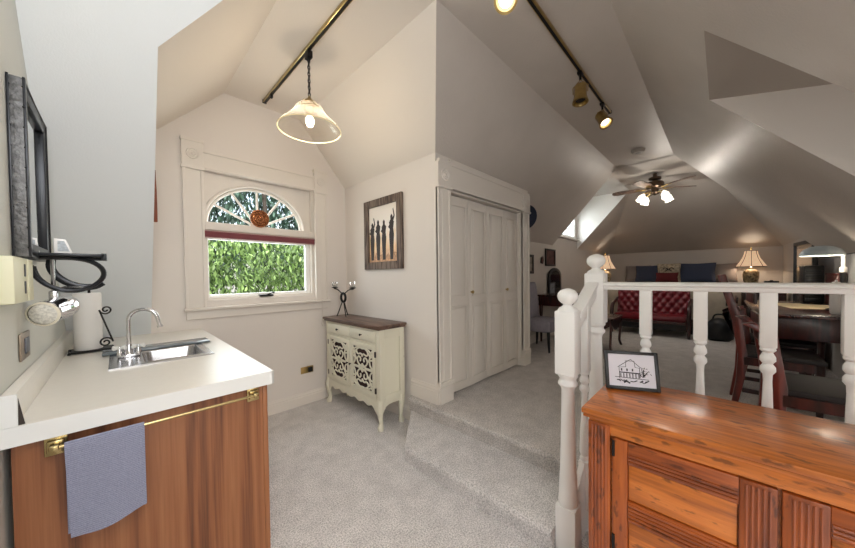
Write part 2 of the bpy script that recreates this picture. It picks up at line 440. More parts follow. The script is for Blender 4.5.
# left bedroom knee wall with dormer window opening
DX0, DX1 = 5.46, 6.73
wx0, wx1, wz0, wz1 = 5.72, 6.62, 2.06, 2.6
zk = zl(2.18)
b = MB()
b.poly([(3.56, 2.18, ZU), (9.2, 2.18, ZU), (9.2, 2.18, zk), (3.56, 2.18, zk)], True)
y = 2.18
b.poly([(DX0, y, zk), (DX1, y, zk), (DX1, y, wz0), (DX0, y, wz0)], True)
b.poly([(DX0, y, wz0), (wx0, y, wz0), (wx0, y, wz1), (DX0, y, wz1)], True)
b.poly([(wx1, y, wz0), (DX1, y, wz0), (DX1, y, wz1), (wx1, y, wz1)], True)
b.poly([(DX0, y, wz1), (DX1, y, wz1), (DX1, y, 2.9), (DX0, y, 2.9)], True)
struct('wall_bedroom_left', b, M_ceil)
b = MB()   # dormer cheeks + lid
b.poly([(DX1, 1.25, 2.9), (DX1, 2.18, zk), (DX1, 2.18, 2.9)])
b.poly([(DX0, 1.25, 2.9), (DX0, 2.18, zk), (DX0, 2.18, 2.9)], True)
struct('wall_dormer_cheek', b, M_white)
b = MB()
b.poly([(DX0, 1.25, 2.9), (DX1, 1.25, 2.9), (DX1, 2.18, 2.9), (DX0, 2.18, 2.9)], True)
b.poly([(DX0, 1.25, 2.9), (DX1, 1.25, 2.9), (6.6, 1.32, ZC), (DX0, 1.32, ZC)])
b.poly([(6.6, 1.32, ZC), (DX1, 1.25, 2.9), (DX1, 2.18, zk), (9.2, 2.18, zk)])          # slope beyond the dormer
b.poly([(6.6, .18, ZC), (6.6, 1.32, ZC), (9.2, 2.18, zk), (9.2, YR, 1.85)])            # end slope
b.poly([(5.42, .18, ZC), (6.6, .18, ZC), (9.2, YR, 1.85), (5.42, YR, 1.85)])           # right slope of the bed end
struct('ceiling_bed_end', b, M_ceil)
b = MB(); b.poly([(9.2, YR, ZU), (9.2, 2.18, ZU), (9.2, 2.18, zk), (9.2, YR, 1.85)], True)
struct('wall_end', b, M_ceil)

# ---- baseboards
def baseboard(name, p0, p1, z0, h=.125, t=.016, nrm=(0,-1)):
    mb = MB(); x0, y0 = p0; x1, y1 = p1
    prof = [(0, 0), (t, 0), (t, h*.68), (t*.7, h*.74), (t*.75, h*.82), (t*.35, h*.93), (t*.3, h), (0, h)]
    t_ = bmesh.new()
    A = [t_.verts.new((x0+nrm[0]*u, y0+nrm[1]*u, z0+w)) for u, w in prof]
    B = [t_.verts.new((x1+nrm[0]*u, y1+nrm[1]*u, z0+w)) for u, w in prof]
    t_.faces.new(A); t_.faces.new(list(reversed(B)))
    for i in range(len(prof)): t_.faces.new((A[i], A[(i+1)%8], B[(i+1)%8], B[i]))
    bmesh.ops.recalc_face_normals(t_, faces=t_.faces); mb.merge(t_)
    return struct(name, mb, M_trim)
baseboard('baseboard_window', (.5, YW), (XP, YW), 0)
baseboard('baseboard_right', (XP, YC-.018), (XP, 2.05), ZU, h=.155, nrm=(-1, 0))
baseboard('baseboard_right_low', (XP, 2.05), (XP, YW), 0, nrm=(-1, 0))
baseboard('baseboard_closet', (3.56, 2.18), (9.2, 2.18), ZU)
baseboard('baseboard_end', (9.2, YR), (9.2, 2.18), ZU, nrm=(-1, 0))

# ------------------------------------------------------------------ arched window
def rosette(mb, cx, y, cz, r=.045, n=20, axis='y'):
    M = Matrix.Translation((cx, y, cz)) @ Matrix.Rotation(PI/2, 4, 'X')
    mb.lathe([(r, 0), (r, .004), (r*.9, .009), (r*.75, .004), (r*.6, .004), (r*.5, .009), (r*.3, .004), (r*.22, .010), (.001, .013)], n=n, M=M)

b = MB(); yw = YW
# side casings with fluted moulding
for (a0, a1) in ((.388, .52), (1.50, 1.632)):
    b.box(a0, a1, yw-.02, yw, 1.09, 2.27, .003)
    b.box(a0-.004, a0+.014, yw-.03, yw, 1.09, 2.27, .003); b.box(a1-.014, a1+.004, yw-.03, yw, 1.09, 2.27, .003)
    b.box(a0-.006, a1+.006, yw-.036, yw, 2.27, 2.50, .003)       # corner blocks
    b.box(a0-.012, a1+.012, yw-.042, yw, 2.475, 2.50, .003); b.box(a0-.012, a1+.012, yw-.042, yw, 2.25, 2.275, .003)
    rosette(b, (a0+a1)/2, yw-.036, 2.375)
b.box(.518, 1.502, yw-.02, yw, 2.268, 2.42, .003)
b.box(.526, 1.494, yw-.032, yw, 2.405, 2.425, .003); b.box(.526, 1.494, yw-.032, yw, 2.275, 2.295, .003)
cas = struct('trim_2', b, M_trim)
b = MB(); b.box(.372, 1.648, yw-.05, yw+.02, 1.075, 1.098, .005); b.box(.388, 1.635, yw-.018, yw, 1.0, 1.075, .004)
struct('trim_3', b, M_trim)
# window unit: fixed frame + arched sash
win = bpy.data.objects.new('window_1', None); COL.objects.link(win); win.location = (1.0, YW, WZ0); win['kind'] = 'structure'
b = MB(); yf = YW+.06
CXW, CZW, AR = .968, 1.83, .43; EZ = .872
b.box(WX0, WX0+.02, YW+.03, YW+.13, WZ0, WZ1); b.box(WX1-.035, WX1, YW+.03, YW+.13, WZ0, WZ1)
b.box(WX0+.02, WX1-.035, YW+.03, YW+.13, WZ0, WZ0+.02); b.box(WX0, WX1, YW+.03, YW+.13, 1.70, 1.836); b.box(WX0+.001, WX1-.001, YW+.004, YW+.031, 1.765, 1.834, .004)
# spandrel panel around the arch
n = 40
x0_, x1_, z1_ = WX0-.008, WX1+.008, WZ1+.008
arch = [(CXW+AR*math.cos(PI*i/n), CZW+AR*math.sin(PI*i/n)*EZ) for i in range(n+1)]
def outer(p):
    dx, dz = p[0]-CXW, p[1]-CZW
    k = min((x1_-CXW)/dx if dx > 1e-6 else 1e9, (x0_-CXW)/dx if dx < -1e-6 else 1e9, (z1_-CZW)/dz if dz > 1e-6 else 1e9)
    return (CXW+dx*k, CZW+dz*k)
out = [outer(p) for p in arch]
for i in range(n):
    for yy, fl in ((yf, False),):
        b.poly([(arch[i][0], yy, arch[i][1]), (out[i][0], yy, out[i][1]), (out[i+1][0], yy, out[i+1][1]), (arch[i+1][0], yy, arch[i+1][1])], fl)
    b.poly([(arch[i][0], yf, arch[i][1]), (arch[i+1][0], yf, arch[i+1][1]), (arch[i+1][0], yf+.06, arch[i+1][1]), (arch[i][0], yf+.06, arch[i][1])])
obj('window_frame', b, M_trim, win, world=True)
b = MB()
b.tube([(CXW+(AR+.012)*math.cos(PI*i/n), yf-.004, CZW+(AR+.012)*math.sin(PI*i/n)*EZ) for i in range(n+1)], .014, n=8)
b.tube([(CXW+(AR-.016)*math.cos(PI*i/n), yf+.03, CZW+(AR-.016)*math.sin(PI*i/n)*EZ) for i in range(n+1)], .014, n=6)
obj('arch_moulding', b, M_trim, win, world=True)
for a in (30, 58, 90, 122, 150):       # sunburst bars
    b = MB(); a_ = math.radians(a)
    b.cyl((CXW+.06*math.cos(a_), yf+.035, CZW+.06*math.sin(a_)), (CXW+(AR-.01)*math.cos(a_), yf+.035, CZW+(AR-.01)*math.sin(a_)*EZ), .011, 8)
    obj('sunburst_bar', b, M_trim, win, world=True)
b = MB(); b.lathe([(.07, 0), (.07, .02), (.001, .02)], n=24, M=Matrix.Translation((CXW, yf+.045, CZW)) @ Matrix.Rotation(PI/2, 4, 'X'))
obj('sunburst_hub', b, M_trim, win, world=True)
b = MB()
for bx in ((WX0+.002, WX0+.034, 1.15, 1.74), (WX1-.08, WX1-.03, 1.15, 1.74), (WX0+.034, WX1-.08, 1.165, 1.20), (WX0+.034, WX1-.08, 1.69, 1.72)):
    b.box(bx[0], bx[1], YW+.075, YW+.115, bx[2], bx[3], .004)
obj('lower_sash', b, M_white, win, world=True)
b = MB(); b.poly([(WX0, YW+.1, 1.17), (WX1, YW+.1, 1.17), (WX1, YW+.1, 1.73), (WX0, YW+.1, 1.73)])
obj('lower_pane', b, M_glass, win, world=True)
b = MB(); b.poly([(p[0], YW+.1, p[1]) for p in arch]); obj('arched_pane', b, M_glass, win, world=True)
b = MB(); b.box(.95, 1.07, YW-.0, YW+.06, 1.165, 1.183, .004); b.cyl((1.0, YW+.0, 1.178), (1.06, YW-.015, 1.20), .006, 8); b.cyl((1.06, YW-.015, 1.20), (1.06, YW-.04, 1.2), .008, 8)
obj('window_crank', b, M_iron, win, world=True)

# red blind (rolled) with cord
bl = thing('roller_blind', 'dark red blind rolled up across the middle of the arched window', 'blind', (1.0, YW+.01, 1.70))
b = MB(); b.box(.515, 1.505, YW-.012, YW+.03, 1.738, 1.750, .004); b.box(.52, 1.50, YW-.004, YW+.022, 1.725, 1.738)
for i in range(3): b.box(.522, 1.498, YW-.008+.002*i, YW+.024, 1.702+.008*i, 1.709+.008*i, .002)
obj('blind_stack', b, M_blind, bl, world=True)
b = MB(); b.box(.51, 1.51, YW-.008, YW+.026, 1.694, 1.701, .003); b.box(.51, 1.51, YW-.016, YW+.03, 1.750, 1.758, .003)
obj('blind_rail', b, plain('blind_rail_rose', (190, 160, 156), rough=.6), bl, world=True)
b = MB(); b.tube([(1.545, YW-.055, 1.75), (1.545, YW-.058, 1.3), (1.545, YW-.056, .86)], .003, 6); b.lathe([(.002, .04), (.008, .03), (.011, 0), (.008, -.004)], (1.545, YW-.056, .82), 10)
obj('pull_cord', b, M_trim, bl, world=True)
# copper medallion
b = MB()
M = Matrix.Translation((.954, YW-.012, 1.905)) @ Matrix.Rotation(PI/2, 4, 'X')
b.lathe([(.0, 0), (.075, 0), (.083, .004), (.083, .012), (.07, .012), (.062, .005), (.045, .006), (.04, .012), (.02, .012), (.015, .02), (.001, .022)], n=32, M=M, cap=False)
for k in range(12):
    a = 2*PI*k/12; b.lathe([(.006, 0), (.006, .008), (.001, .012)], (0, 0, 0), 8, M=M @ Matrix.Translation((.053*math.cos(a), .053*math.sin(a), .004)))
o = obj('copper_medallion', b, M_copper); center_origin(o, (.954, YW-.012, 1.905))
tag(o, 'round embossed copper disc hanging at the centre of the arched window', 'ornament')
# wooden paddle hanging on the hidden side of the alcove corner
b = MB()
b.prism([(2.83, 1.74), (2.90, 1.755), (2.925, 1.80), (2.925, 1.97), (2.90, 2.02), (2.888, 2.06), (2.89, 2.09), (2.88, 2.115), (2.868, 2.115), (2.862, 2.09), (2.862, 2.06), (2.85, 2.02), (2.825, 1.97), (2.82, 1.80)], 'x', .172, .205, .004)
o = obj('wooden_carving', b, plain('red_brown_wood', (128, 62, 32), rough=.45, noise=.3)); center_origin(o, (.188, 2.87, 1.74))
tag(o, 'narrow reddish brown wooden carving hung on the alcove corner left of the window', 'carving')

# ------------------------------------------------------------------ outdoors
def foliage(name, n, xr, yr, zr_, size, mat):
    vs, fs = [], []
    for i in range(n):
        c = Vector((random.uniform(*xr), random.uniform(*yr), random.uniform(*zr_)))
        s = size*random.uniform(.6, 1.4)
        q = Matrix.Rotation(random.uniform(0, 2*PI), 3, 'Z') @ Matrix.Rotation(random.uniform(.2, 2.2), 3, 'X')
        k = len(vs)
        for p in ((0, -s, 0), (s*.45, -.1*s, .1*s), (0, s, 0), (-s*.45, -.1*s, .1*s)): vs.append(c + q @ Vector(p))
        fs.append((k, k+1, k+2, k+3))
    me = bpy.data.meshes.new(name); me.from_pydata(vs, [], fs); me.materials.append(mat)
    o = bpy.data.objects.new(name, me); COL.objects.link(o); return o
def leafmat(name, dark, light):
    m, nt, p = mk(name); L = nt.links.new
    g = nt.nodes.new('ShaderNodeNewGeometry'); r = nt.nodes.new('ShaderNodeValToRGB')
    r.color_ramp.elements[0].color = srgb(*dark); r.color_ramp.elements[1].color = srgb(*light)
    L(g.outputs['Random Per Island'], r.inputs['Fac']); L(r.outputs['Color'], p.inputs['Base Color']); p.inputs['Roughness'].default_value = .5
    return m
o = foliage('shrub_leaves', 30000, (-1.6, 5.2), (5.4, 7.2), (-.5, 2.0), .052, leafmat('leaf_bright', (20, 48, 16), (168, 202, 120)))
tag(o, 'dense bright green shrubbery outside the lower window pane', 'foliage', kind='stuff')
o = foliage('tree_leaves', 24000, (-2.0, 7.6), (8.0, 10.5), (1.2, 5.6), .085, leafmat('leaf_cool', (14, 32, 28), (110, 142, 124)))
tag(o, 'darker blue green tree foliage against the sky behind the arched pane', 'foliage', kind='stuff')
for i, (x, y, r, lb) in enumerate([(1.35, 8.0, .10, 'grey tree trunk rising behind the shrubs left of window centre'), (2.6, 8.1, .055, 'thin grey tree trunk behind the shrubs right of window centre')]):
    b = MB(); b.tube([(x, y, -1), (x+.05, y, 1.5), (x-.04, y, 3.5), (x+.1, y, 6.5)], [r*1.2, r, r*.9, r*.6], 10)
    o = obj('tree_trunk', b, M_bark); center_origin(o, (x, y, -1)); tag(o, lb, 'tree')
b = MB(); b.poly([(-14, 3.9, -1), (16, 3.9, -1), (16, 25, -1), (-14, 25, -1)]); struct('ground_outside', b, M_grass)

# ------------------------------------------------------------------ counter with cabinet
CZT = .92; CF = 1.46; CR = .484
cab = thing('counter_cabinet', 'wood-veneer kitchen base cabinet under the white countertop', 'cabinet', (.12, 2.3, 0))
b = MB(); b.box(XL+.015, .455, CF+.028, YW-.02, 0, .865)
obj('cabinet_body', b, M_veneer, cab, world=True)
b = MB(); b.box(.445, .464, CF+.022, CF+.05, 0, .865, .002); obj('corner_strip', b, M_veneer, cab, world=True)
for k in range(3):   # drawer and door fronts facing the alcove
    y0 = CF+.05+k*.54
    b = MB(); b.box(.456, .474, y0, y0+.50, .74, .85, .003); dr = obj('drawer', b, M_veneer, cab, world=True)
    b = MB(); b.box(.456, .474, y0, y0+.50, .12, .72, .003); dr = obj('door', b, M_veneer, cab, world=True)
ct = thing('countertop', 'white laminate countertop with backsplash along the left wall', 'countertop', (.12, 2.3, .865))
SX0, SX1, SY0, SY1 = -.02, .35, 2.05, 2.42      # sink hole
b = MB()
for (a0, a1, c0, c1) in ((XL+.002, SX0, CF+.001, YW), (SX1, CR-.001, CF+.001, YW), (SX0, SX1, CF+.001, SY0), (SX0, SX1, SY1, YW)):
    b.box(a0, a1, c0, c1, .868, CZT)
obj('worktop', b, M_lam, ct, world=True, smooth=False)
b = MB(); b.box(XL+.002, CR, CF-.002, CF+.004, .862, CZT-.0008); b.box(CR-.004, CR+.002, CF-.002, YW, .862, CZT-.0008)
obj('edge_band', b, M_lamedge, ct, world=True, smooth=False)
b = MB(); b.box(XL+.002, XL+.03, CF+.004, by(1.012)-.003, CZT, 1.012, .002)
obj('backsplash', b, M_lam, ct, world=True)
b = MB(); b.box(XL+.002, XL+.034, CF-.002, CF+.003, CZT, 1.013); obj('backsplash_end', b, M_lamedge, ct, world=True)
b = MB(); b.prism([(XL+.034, .9215), (XL+.046, .9215), (XL+.035, 1.0)], 'y', CF+.002, CF+.005); obj('peeling_strip', b, plain('dark_gap', (50, 40, 34)), ct, world=True)

# sink
sk = thing('kitchen_sink', 'small stainless steel sink set into the white countertop', 'sink', (.16, 2.24, .92))
b = MB(); r0, r1 = (SX0-.02, SX1+.018), (SY0-.02, SY1+.02)
bx0, bx1, by0, by1 = .085, .335, 2.075, 2.395
for (a0, a1, c0, c1) in ((r0[0], bx0, r1[0], r1[1]), (bx1, r0[1], r1[0], r1[1]), (bx0, bx1, r1[0], by0), (bx0, bx1, by1, r1[1])):
    b.box(a0, a1, c0, c1, .919, .926)
obj('rim', b, M_steel, sk, world=True, smooth=False)
b = MB(); t = bmesh.new()
def rr(x0, x1, y0, y1, r, z, n=5):
    out = []
    for cx, cy, a0 in ((x1-r, y1-r, 0), (x0+r, y1-r, 90), (x0+r, y0+r, 180), (x1-r, y0+r, 270)):
        for i in range(n+1):
            a = math.radians(a0+90*i/n); out.append((cx+r*math.cos(a), cy+r*math.sin(a), z))
    return out
rings = [rr(bx0, bx1, by0, by1, .004, .926), rr(bx0+.004, bx1-.004, by0+.004, by1-.004, .04, .918), rr(bx0+.012, bx1-.012, by0+.012, by1-.012, .045, .83), rr(bx0+.03, bx1-.03, by0+.03, by1-.03, .04, .80)]
rv = [[t.verts.new(p) for p in r_] for r_ in rings]
for a_, b_ in zip(rv, rv[1:]):
    for i in range(len(a_)): t.faces.new((a_[i], a_[(i+1)%len(a_)], b_[(i+1)%len(a_)], b_[i]))
t.faces.new(rv[-1]); bmesh.ops.recalc_face_normals(t, faces=t.faces); b.merge(t)
obj('basin', b, M_steel, sk, world=True)
b = MB(); b.lathe([(.028, 0), (.03, .003), (.02, .003), (.018, -.001), (.001, -.001)], (.21, 2.235, .801), 20); obj('drain', b, M_chrome, sk, world=True)
# faucet
fc = thing('faucet', 'chrome gooseneck faucet with white cross handles behind the sink', 'faucet', (.045, 2.33, .926))
FX, FY = .035, 2.30
b = MB(); b.box(FX-.045, FX+.045, FY-.03, FY+.03, .926, .940, .006); b.lathe([(.022, 0), (.022, .03), (.015, .05), (.012, .06)], (FX, FY, .93), 18)
obj('faucet_base', b, M_chrome, fc, world=True)
pts = [(FX, FY, .97), (FX, FY, 1.12)]
for i in range(1, 13):
    a = PI*i/12*.92; pts.append((FX+.058*(1-math.cos(a)), FY-.018*(1-math.cos(a)), 1.12+.058*math.sin(a)))
pts.append((FX+.124, FY-.037, 1.085))
b = MB(); b.tube(pts, .0095, 12); b.cyl(pts[-1], (FX+.127, FY-.038, 1.073), .013, 14); obj('spout', b, M_chrome, fc, world=True)
for sx_ in (-1, 1):
    b = MB(); cx = FX+sx_*.036; b.lathe([(.012, 0), (.010, .03), (.008, .035)], (cx, FY-.01, .938), 12)
    b.lathe([(.009, .034), (.011, .04), (.009, .048), (.001, .05)], (cx, FY-.01, .938), 12)
    obj('handle_stem', b, M_chrome, fc, world=True)
    b = MB()
    for k in range(4):
        a = PI/4+k*PI/2; b.tube([(cx, FY-.01, .978), (cx+.016*math.cos(a), FY-.01+.016*math.sin(a), .980), (cx+.031*math.cos(a), FY-.01+.031*math.sin(a), .980)], [.008, .007, .010], 8)
    obj('cross_handle', b, M_lamedge, fc, world=True)
# grey board
b = MB(); b.box(-.07, .415, 2.405, 2.55, .9265, .938, .004, M=None)
o = obj('cutting_board', b, M_slate); center_origin(o, (.17, 2.48, .9265)); tag(o, 'narrow grey glass board lying behind the sink', 'cutting board')
# paper towel holder + roll
ph = thing('paper_towel_holder', 'black wrought iron paper towel stand with a scroll, beside the faucet', 'towel holder', (-.12, 2.68, .92))
px, py = -.12, 2.68
b = MB(); b.tube([(px-.09, py+.06, .93), (px+.09, py+.06, .93), (px+.1, py-.07, .93), (px-.08, py-.07, .93)], .005, 6, closed=True)
b.box(px-.075, px+.085, py-.065, py+.055, .927, .934); 
for a_, c_ in ((-.08, -.06), (.09, -.06), (.08, .05), (-.08, .05)): b.lathe([(.006, 0), (.008, .004), (.005, .009)], (px+a_, py+c_, .92), 8)
obj('base', b, M_iron, ph, world=True)
b = MB(); b.cyl((px, py, .93), (px, py, 1.30), .006, 8); obj('rod', b, M_iron, ph, world=True)
b = MB()
def spiral(cx, cz, r0, turns, a0, sgn, n=26):
    return [(cx+sgn*(r0*(1-.8*i/n))*math.cos(a0+turns*2*PI*i/n), cz+(r0*(1-.8*i/n))*math.sin(a0+turns*2*PI*i/n)) for i in range(n+1)]
sx0 = px+.085; ys = py-.06
top = spiral(sx0-.018, 1.165, .027, 1.5, PI, 1); bot = spiral(sx0-.022, .972, .030, 1.5, 0, 1)
b.tube([(p[0], ys, p[1]) for p in reversed(top)]+[(p[0], ys, p[1]) for p in bot], .0042, 6)
obj('scroll', b, M_iron, ph, world=True)
b = MB(); b.lathe([(.018, 0), (.056, 0), (.058, .004), (.058, .326), (.056, .33), (.018, .33), (.018, .32)], (px-.008, py, .9355), 32, cap=False)
o = obj('paper_towel_roll', b, M_paper); center_origin(o, (px-.008, py, .9355)); tag(o, 'white paper towel roll standing on the black iron stand', 'paper towel')

# towel bar and towel on the cabinet side panel
tb = thing('towel_bar', 'brass towel bar mounted on the wood-veneer cabinet side', 'towel bar', (.13, CF+.028, .84))
yp = CF+.028
for x in (-.145, .405):
    b = MB(); b.box(x-.024, x+.024, yp-.012, yp-.001, .80, .862, .003); b.box(x-.018, x+.018, yp-.028, yp-.010, .812, .85, .004)
    b.box(x-.010, x+.010, yp-.062, yp-.02, .828, .845, .004)
    obj('bracket', b, M_brass, tb, world=True)
b = MB(); b.cyl((-.15, yp-.052, .836), (.41, yp-.052, .836), .0055, 12); obj('bar', b, M_brass, tb, world=True)
b = MB(); t = bmesh.new(); ncol, nrow = 26, 30; g = []
for i in range(ncol+1):
    u = i/ncol; x = -.125+.178*u; colv = []
    for j in range(nrow+1):
        v = j/nrow
        if v < .42: ly = yp-.043; z = .556+.284*(v/.42) ; yy = ly+.004*math.sin(u*9+1)
        elif v < .5:
            a = (v-.42)/.08*PI; yy = yp-.052+.010*math.cos(a); z = .838+.010*math.sin(a)
        else:
            w = (v-.5)/.5; yy = yp-.062-.006*w+.006*math.sin(u*7+w*1.5)*w; z = .838-w*(.288-.016*u+.012*math.sin(u*PI)) ; 
        xx = x+(.007*(1-u)*((v-.5)*2 if v > .5 else 0))
        colv.append(t.verts.new((xx, yy, z)))
    g.append(colv)
for i in range(ncol):
    for j in range(nrow): t.faces.new((g[i][j], g[i+1][j], g[i+1][j+1], g[i][j+1]))
bmesh.ops.recalc_face_normals(t, faces=t.faces)
bmesh.ops.solidify(t, geom=list(t.faces), thickness=.005)
b.merge(t)
# waffle towel material
mt, nt, p = mk('waffle_towel'); L = nt.links.new
tc = nt.nodes.new('ShaderNodeTexCoord'); w1 = nt.nodes.new('ShaderNodeTexWave'); w1.bands_direction = 'Z'; w1.inputs['Scale'].default_value = 52; w1.inputs['Distortion'].default_value = 1.2; w1.inputs['Detail Scale'].default_value = 30
w2 = nt.nodes.new('ShaderNodeTexWave'); w2.bands_direction = 'X'; w2.inputs['Scale'].default_value = 42
L(tc.outputs['Object'], w1.inputs['Vector']); L(tc.outputs['Object'], w2.inputs['Vector'])
wn = nt.nodes.new('ShaderNodeTexNoise'); wn.inputs['Scale'].default_value = 260; L(tc.outputs['Object'], wn.inputs['Vector'])
mu = nt.nodes.new('ShaderNodeMath'); mu.operation = 'MULTIPLY_ADD'; mu.inputs[1].default_value = .45; L(w1.outputs['Fac'], mu.inputs[0]); L(wn.outputs['Fac'], mu.inputs[2])
rp = nt.nodes.new('ShaderNodeValToRGB'); rp.color_ramp.elements[0].color = srgb(112, 118, 142); rp.color_ramp.elements[1].color = srgb(158, 162, 184)
L(mu.outputs[0], rp.inputs['Fac']); L(rp.outputs['Color'], p.inputs['Base Color']); p.inputs['Roughness'].default_value = 1
bp = nt.nodes.new('ShaderNodeBump'); bp.inputs['Strength'].default_value = .7; bp.inputs['Distance'].default_value = .004; L(mu.outputs[0], bp.inputs['Height']); L(bp.outputs['Normal'], p.inputs['Normal'])
o = obj('hand_towel', b, mt); center_origin(o, (-.036, yp-.052, .54)); tag(o, 'grey blue waffle towel hanging over the brass bar', 'towel')

# ------------------------------------------------------------------ left wall fittings
mr = thing('wall_mirror', 'tall mirror in a thick studded pewter and black frame on the left wall', 'mirror', (XL, 1.95, 1.42))
Y0, Y1, Z0, Z1, XO = 1.70, 2.16, 1.425, 2.03, -.205
b = MB(); b.box(XL+.002, XO, Y0, Y0+.012, Z0, Z1, .002)
obj('frame_side', b, M_pewter, mr, world=True)
b = MB()
for (a0, a1, c0, c1) in ((Y0+.012, Y0+.06, Z0, Z1), (Y1-.05, Y1, Z0, Z1), (Y0+.06, Y1-.05, Z0, Z0+.05), (Y0+.06, Y1-.05, Z1-.05, Z1)):
    b.box(XL+.002, XO-.004, a0, a1, c0, c1, .004)
b.box(XO-.006, XO+.001, Y0-.001, Y0+.016, Z0, Z1+.003, .002); b.box(XL+.001, XL+.007, Y0-.003, Y0+.002, Z0, Z1+.003, .001)
for k in range(4):
    i_ = .012*k
    b.tube([(XO-.004-.003*k, Y0+.02+i_, Z0+.012+i_), (XO-.004-.003*k, Y1-.008-i_, Z0+.012+i_), (XO-.004-.003*k, Y1-.008-i_, Z1-.008-i_), (XO-.004-.003*k, Y0+.02+i_, Z1-.008-i_)], .005, 6, closed=True)
obj('frame', b, M_blackm, mr, world=True)
b = MB(); b.box(XL+.01, XL+.022, Y0+.06, Y1-.05, Z0+.05, Z1-.05); obj('mirror_glass', b, M_mirror, mr, world=True)
for k in range(9):
    for x in (XL+.006, XO-.004): b = MB(); b.lathe([(.0035, 0), (.0025, .002), (.0003, .003)], (0, 0, 0), 8, M=Matrix.Translation((x, Y0, Z0+.03+k*.068)) @ Matrix.Rotation(PI/2, 4, 'X')); obj('rivet', b, M_black, mr, world=True)

# bracket / shelf with looped strap
br = thing('wall_bracket', 'black metal swing bracket with a looped strap under the mirror', 'bracket', (XL, 1.95, 1.42))
b = MB(); b.box(XL+.002, -.035, 1.86, 1.93, 1.437, 1.449, .002); b.box(XL+.002, -.04, 1.935, 1.95, 1.425, 1.440, .002); b.box(-.046, -.03, 1.86, 1.955, 1.424, 1.452, .002)
obj('arm', b, M_blackm, br, world=True)
lp = [(-.235, 1.90, 1.432), (-.15, 1.90, 1.435), (-.08, 1.90, 1.425), (-.04, 1.90, 1.39), (-.042, 1.90, 1.345), (-.085, 1.90, 1.305), (-.14, 1.90, 1.295), (-.185, 1.90, 1.315), (-.215, 1.90, 1.345), (-.228, 1.90, 1.375), (-.232, 1.90, 1.40)]
def smoothpts(p, it=2, closed=False):
    p = [Vector(q) for q in p]
    for _ in range(it):
        q = [] if closed else [p[0]]
        for i in range(len(p) if closed else len(p)-1):
            a_, c_ = p[i], p[(i+1)%len(p)]; q += [a_*.75+c_*.25, a_*.25+c_*.75]
        if not closed: q.append(p[-1])
        p = q
    return p
b = MB(); b.tube(smoothpts(lp), .0085, 8); b.tube(smoothpts([(q[0]*.96-.005, q[1]+.03, q[2]-.002) for q in lp]), .006, 8)
obj('strap_loop', b, M_blackm, br, world=True)
b = MB(); b.tube(smoothpts([(-.185, 1.94, 1.43), (-.19, 1.94, 1.39), (-.165, 1.94, 1.345), (-.12, 1.94, 1.315), (-.07, 1.94, 1.31), (-.045, 1.93, 1.33)]), .008, 8, flat=(1.6, .5))
obj('strap', b, M_blackm, br, world=True)
for i, (x, w, lb) in enumerate([(-.222, .016, 'small white card in a stand, left one on the black bracket'), (-.148, .036, 'small white framed card leaning on the black bracket, the wider right one')]):
    b = MB(); b.prism([(x-w/2-.006*i, 1.4495), (x+w/2+.006, 1.4495), (x+w/2-.012*i, 1.505), (x-w/2-.006*i, 1.508)], 'y', 1.885, 1.893, .001)
    th = thing('framed_card', lb, 'card', (x, 1.89, 1.4495))
    obj('frame', b, M_white, th, world=True)
    b = MB(); b.prism([(x-w/2+.003, 1.457), (x+w/2-.002, 1.457), (x+w/2-.012*i-.004, 1.498), (x-w/2+.003, 1.499)], 'y', 1.8835, 1.8855); obj('card', b, plain('card_print', (196, 204, 210), rough=.8, noise=.3, nscale=120), th, world=True)
# chrome lantern
ln = thing('chrome_lantern', 'round chrome lamp with a white lens hanging below the black bracket', 'lantern', (-.16, 2.0, 1.16))
ax0, ax1 = Vector((-.198, 1.84, 1.215)), Vector((-.135, 2.0, 1.245))
dM = Matrix.Translation(ax0) @ (ax1-ax0).to_track_quat('Z', 'Y').to_matrix().to_4x4()
b = MB(); b.lathe([(.040, -.004), (.047, -.002), (.048, .01), (.045, .02), (.046, .08), (.044, .12), (.03, .155), (.001, .165)], n=28, M=dM); obj('housing', b, M_chrome, ln, world=True)
b = MB(); b.lathe([(.001, -.006), (.036, -.006), (.040, -.003), (.040, .0)], n=28, M=dM); obj('lens', b, plain('ribbed_lens', (226, 224, 214), rough=.4, noise=.3, nscale=120), ln, world=True)
b = MB(); b.lathe([(.040, -.008), (.047, -.005), (.047, .001)], n=28, M=dM, cap=False); obj('lens_ring', b, plain('cream_ring', (232, 226, 206), rough=.4), ln, world=True)
b = MB(); b.box(-.192, -.168, 1.90, 1.925, 1.255, 1.30, .004); b.tube([(-.18, 1.912, 1.298), (-.15, 1.912, 1.312), (-.10, 1.90, 1.309)], [.006, .006, .005], 8); b.cyl((-.18, 1.912, 1.255), (-.18, 1.912, 1.44), .006, 8)
obj('mounting_bracket', b, M_steel, ln, world=True)
# cream control box
cb = thing('control_box', 'cream plastic wall control box with two dark slots, at the left edge', 'control box', (XL, 1.62, 1.27))
b = MB(); b.box(XL+.001, XL+.035, 1.48, 1.745, 1.272, 1.415, .006); obj('case', b, M_cbox, cb, world=True)
b = MB(); b.box(XL+.03, XL+.0375, 1.66, 1.74, 1.274, 1.413, .003); obj('cover', b, M_cbox, cb, world=True)
for z in (1.30, 1.355):
    b = MB(); b.box(XL+.034, XL+.0362, 1.612, 1.632, z, z+.04); obj('slot', b, M_black, cb, world=True)
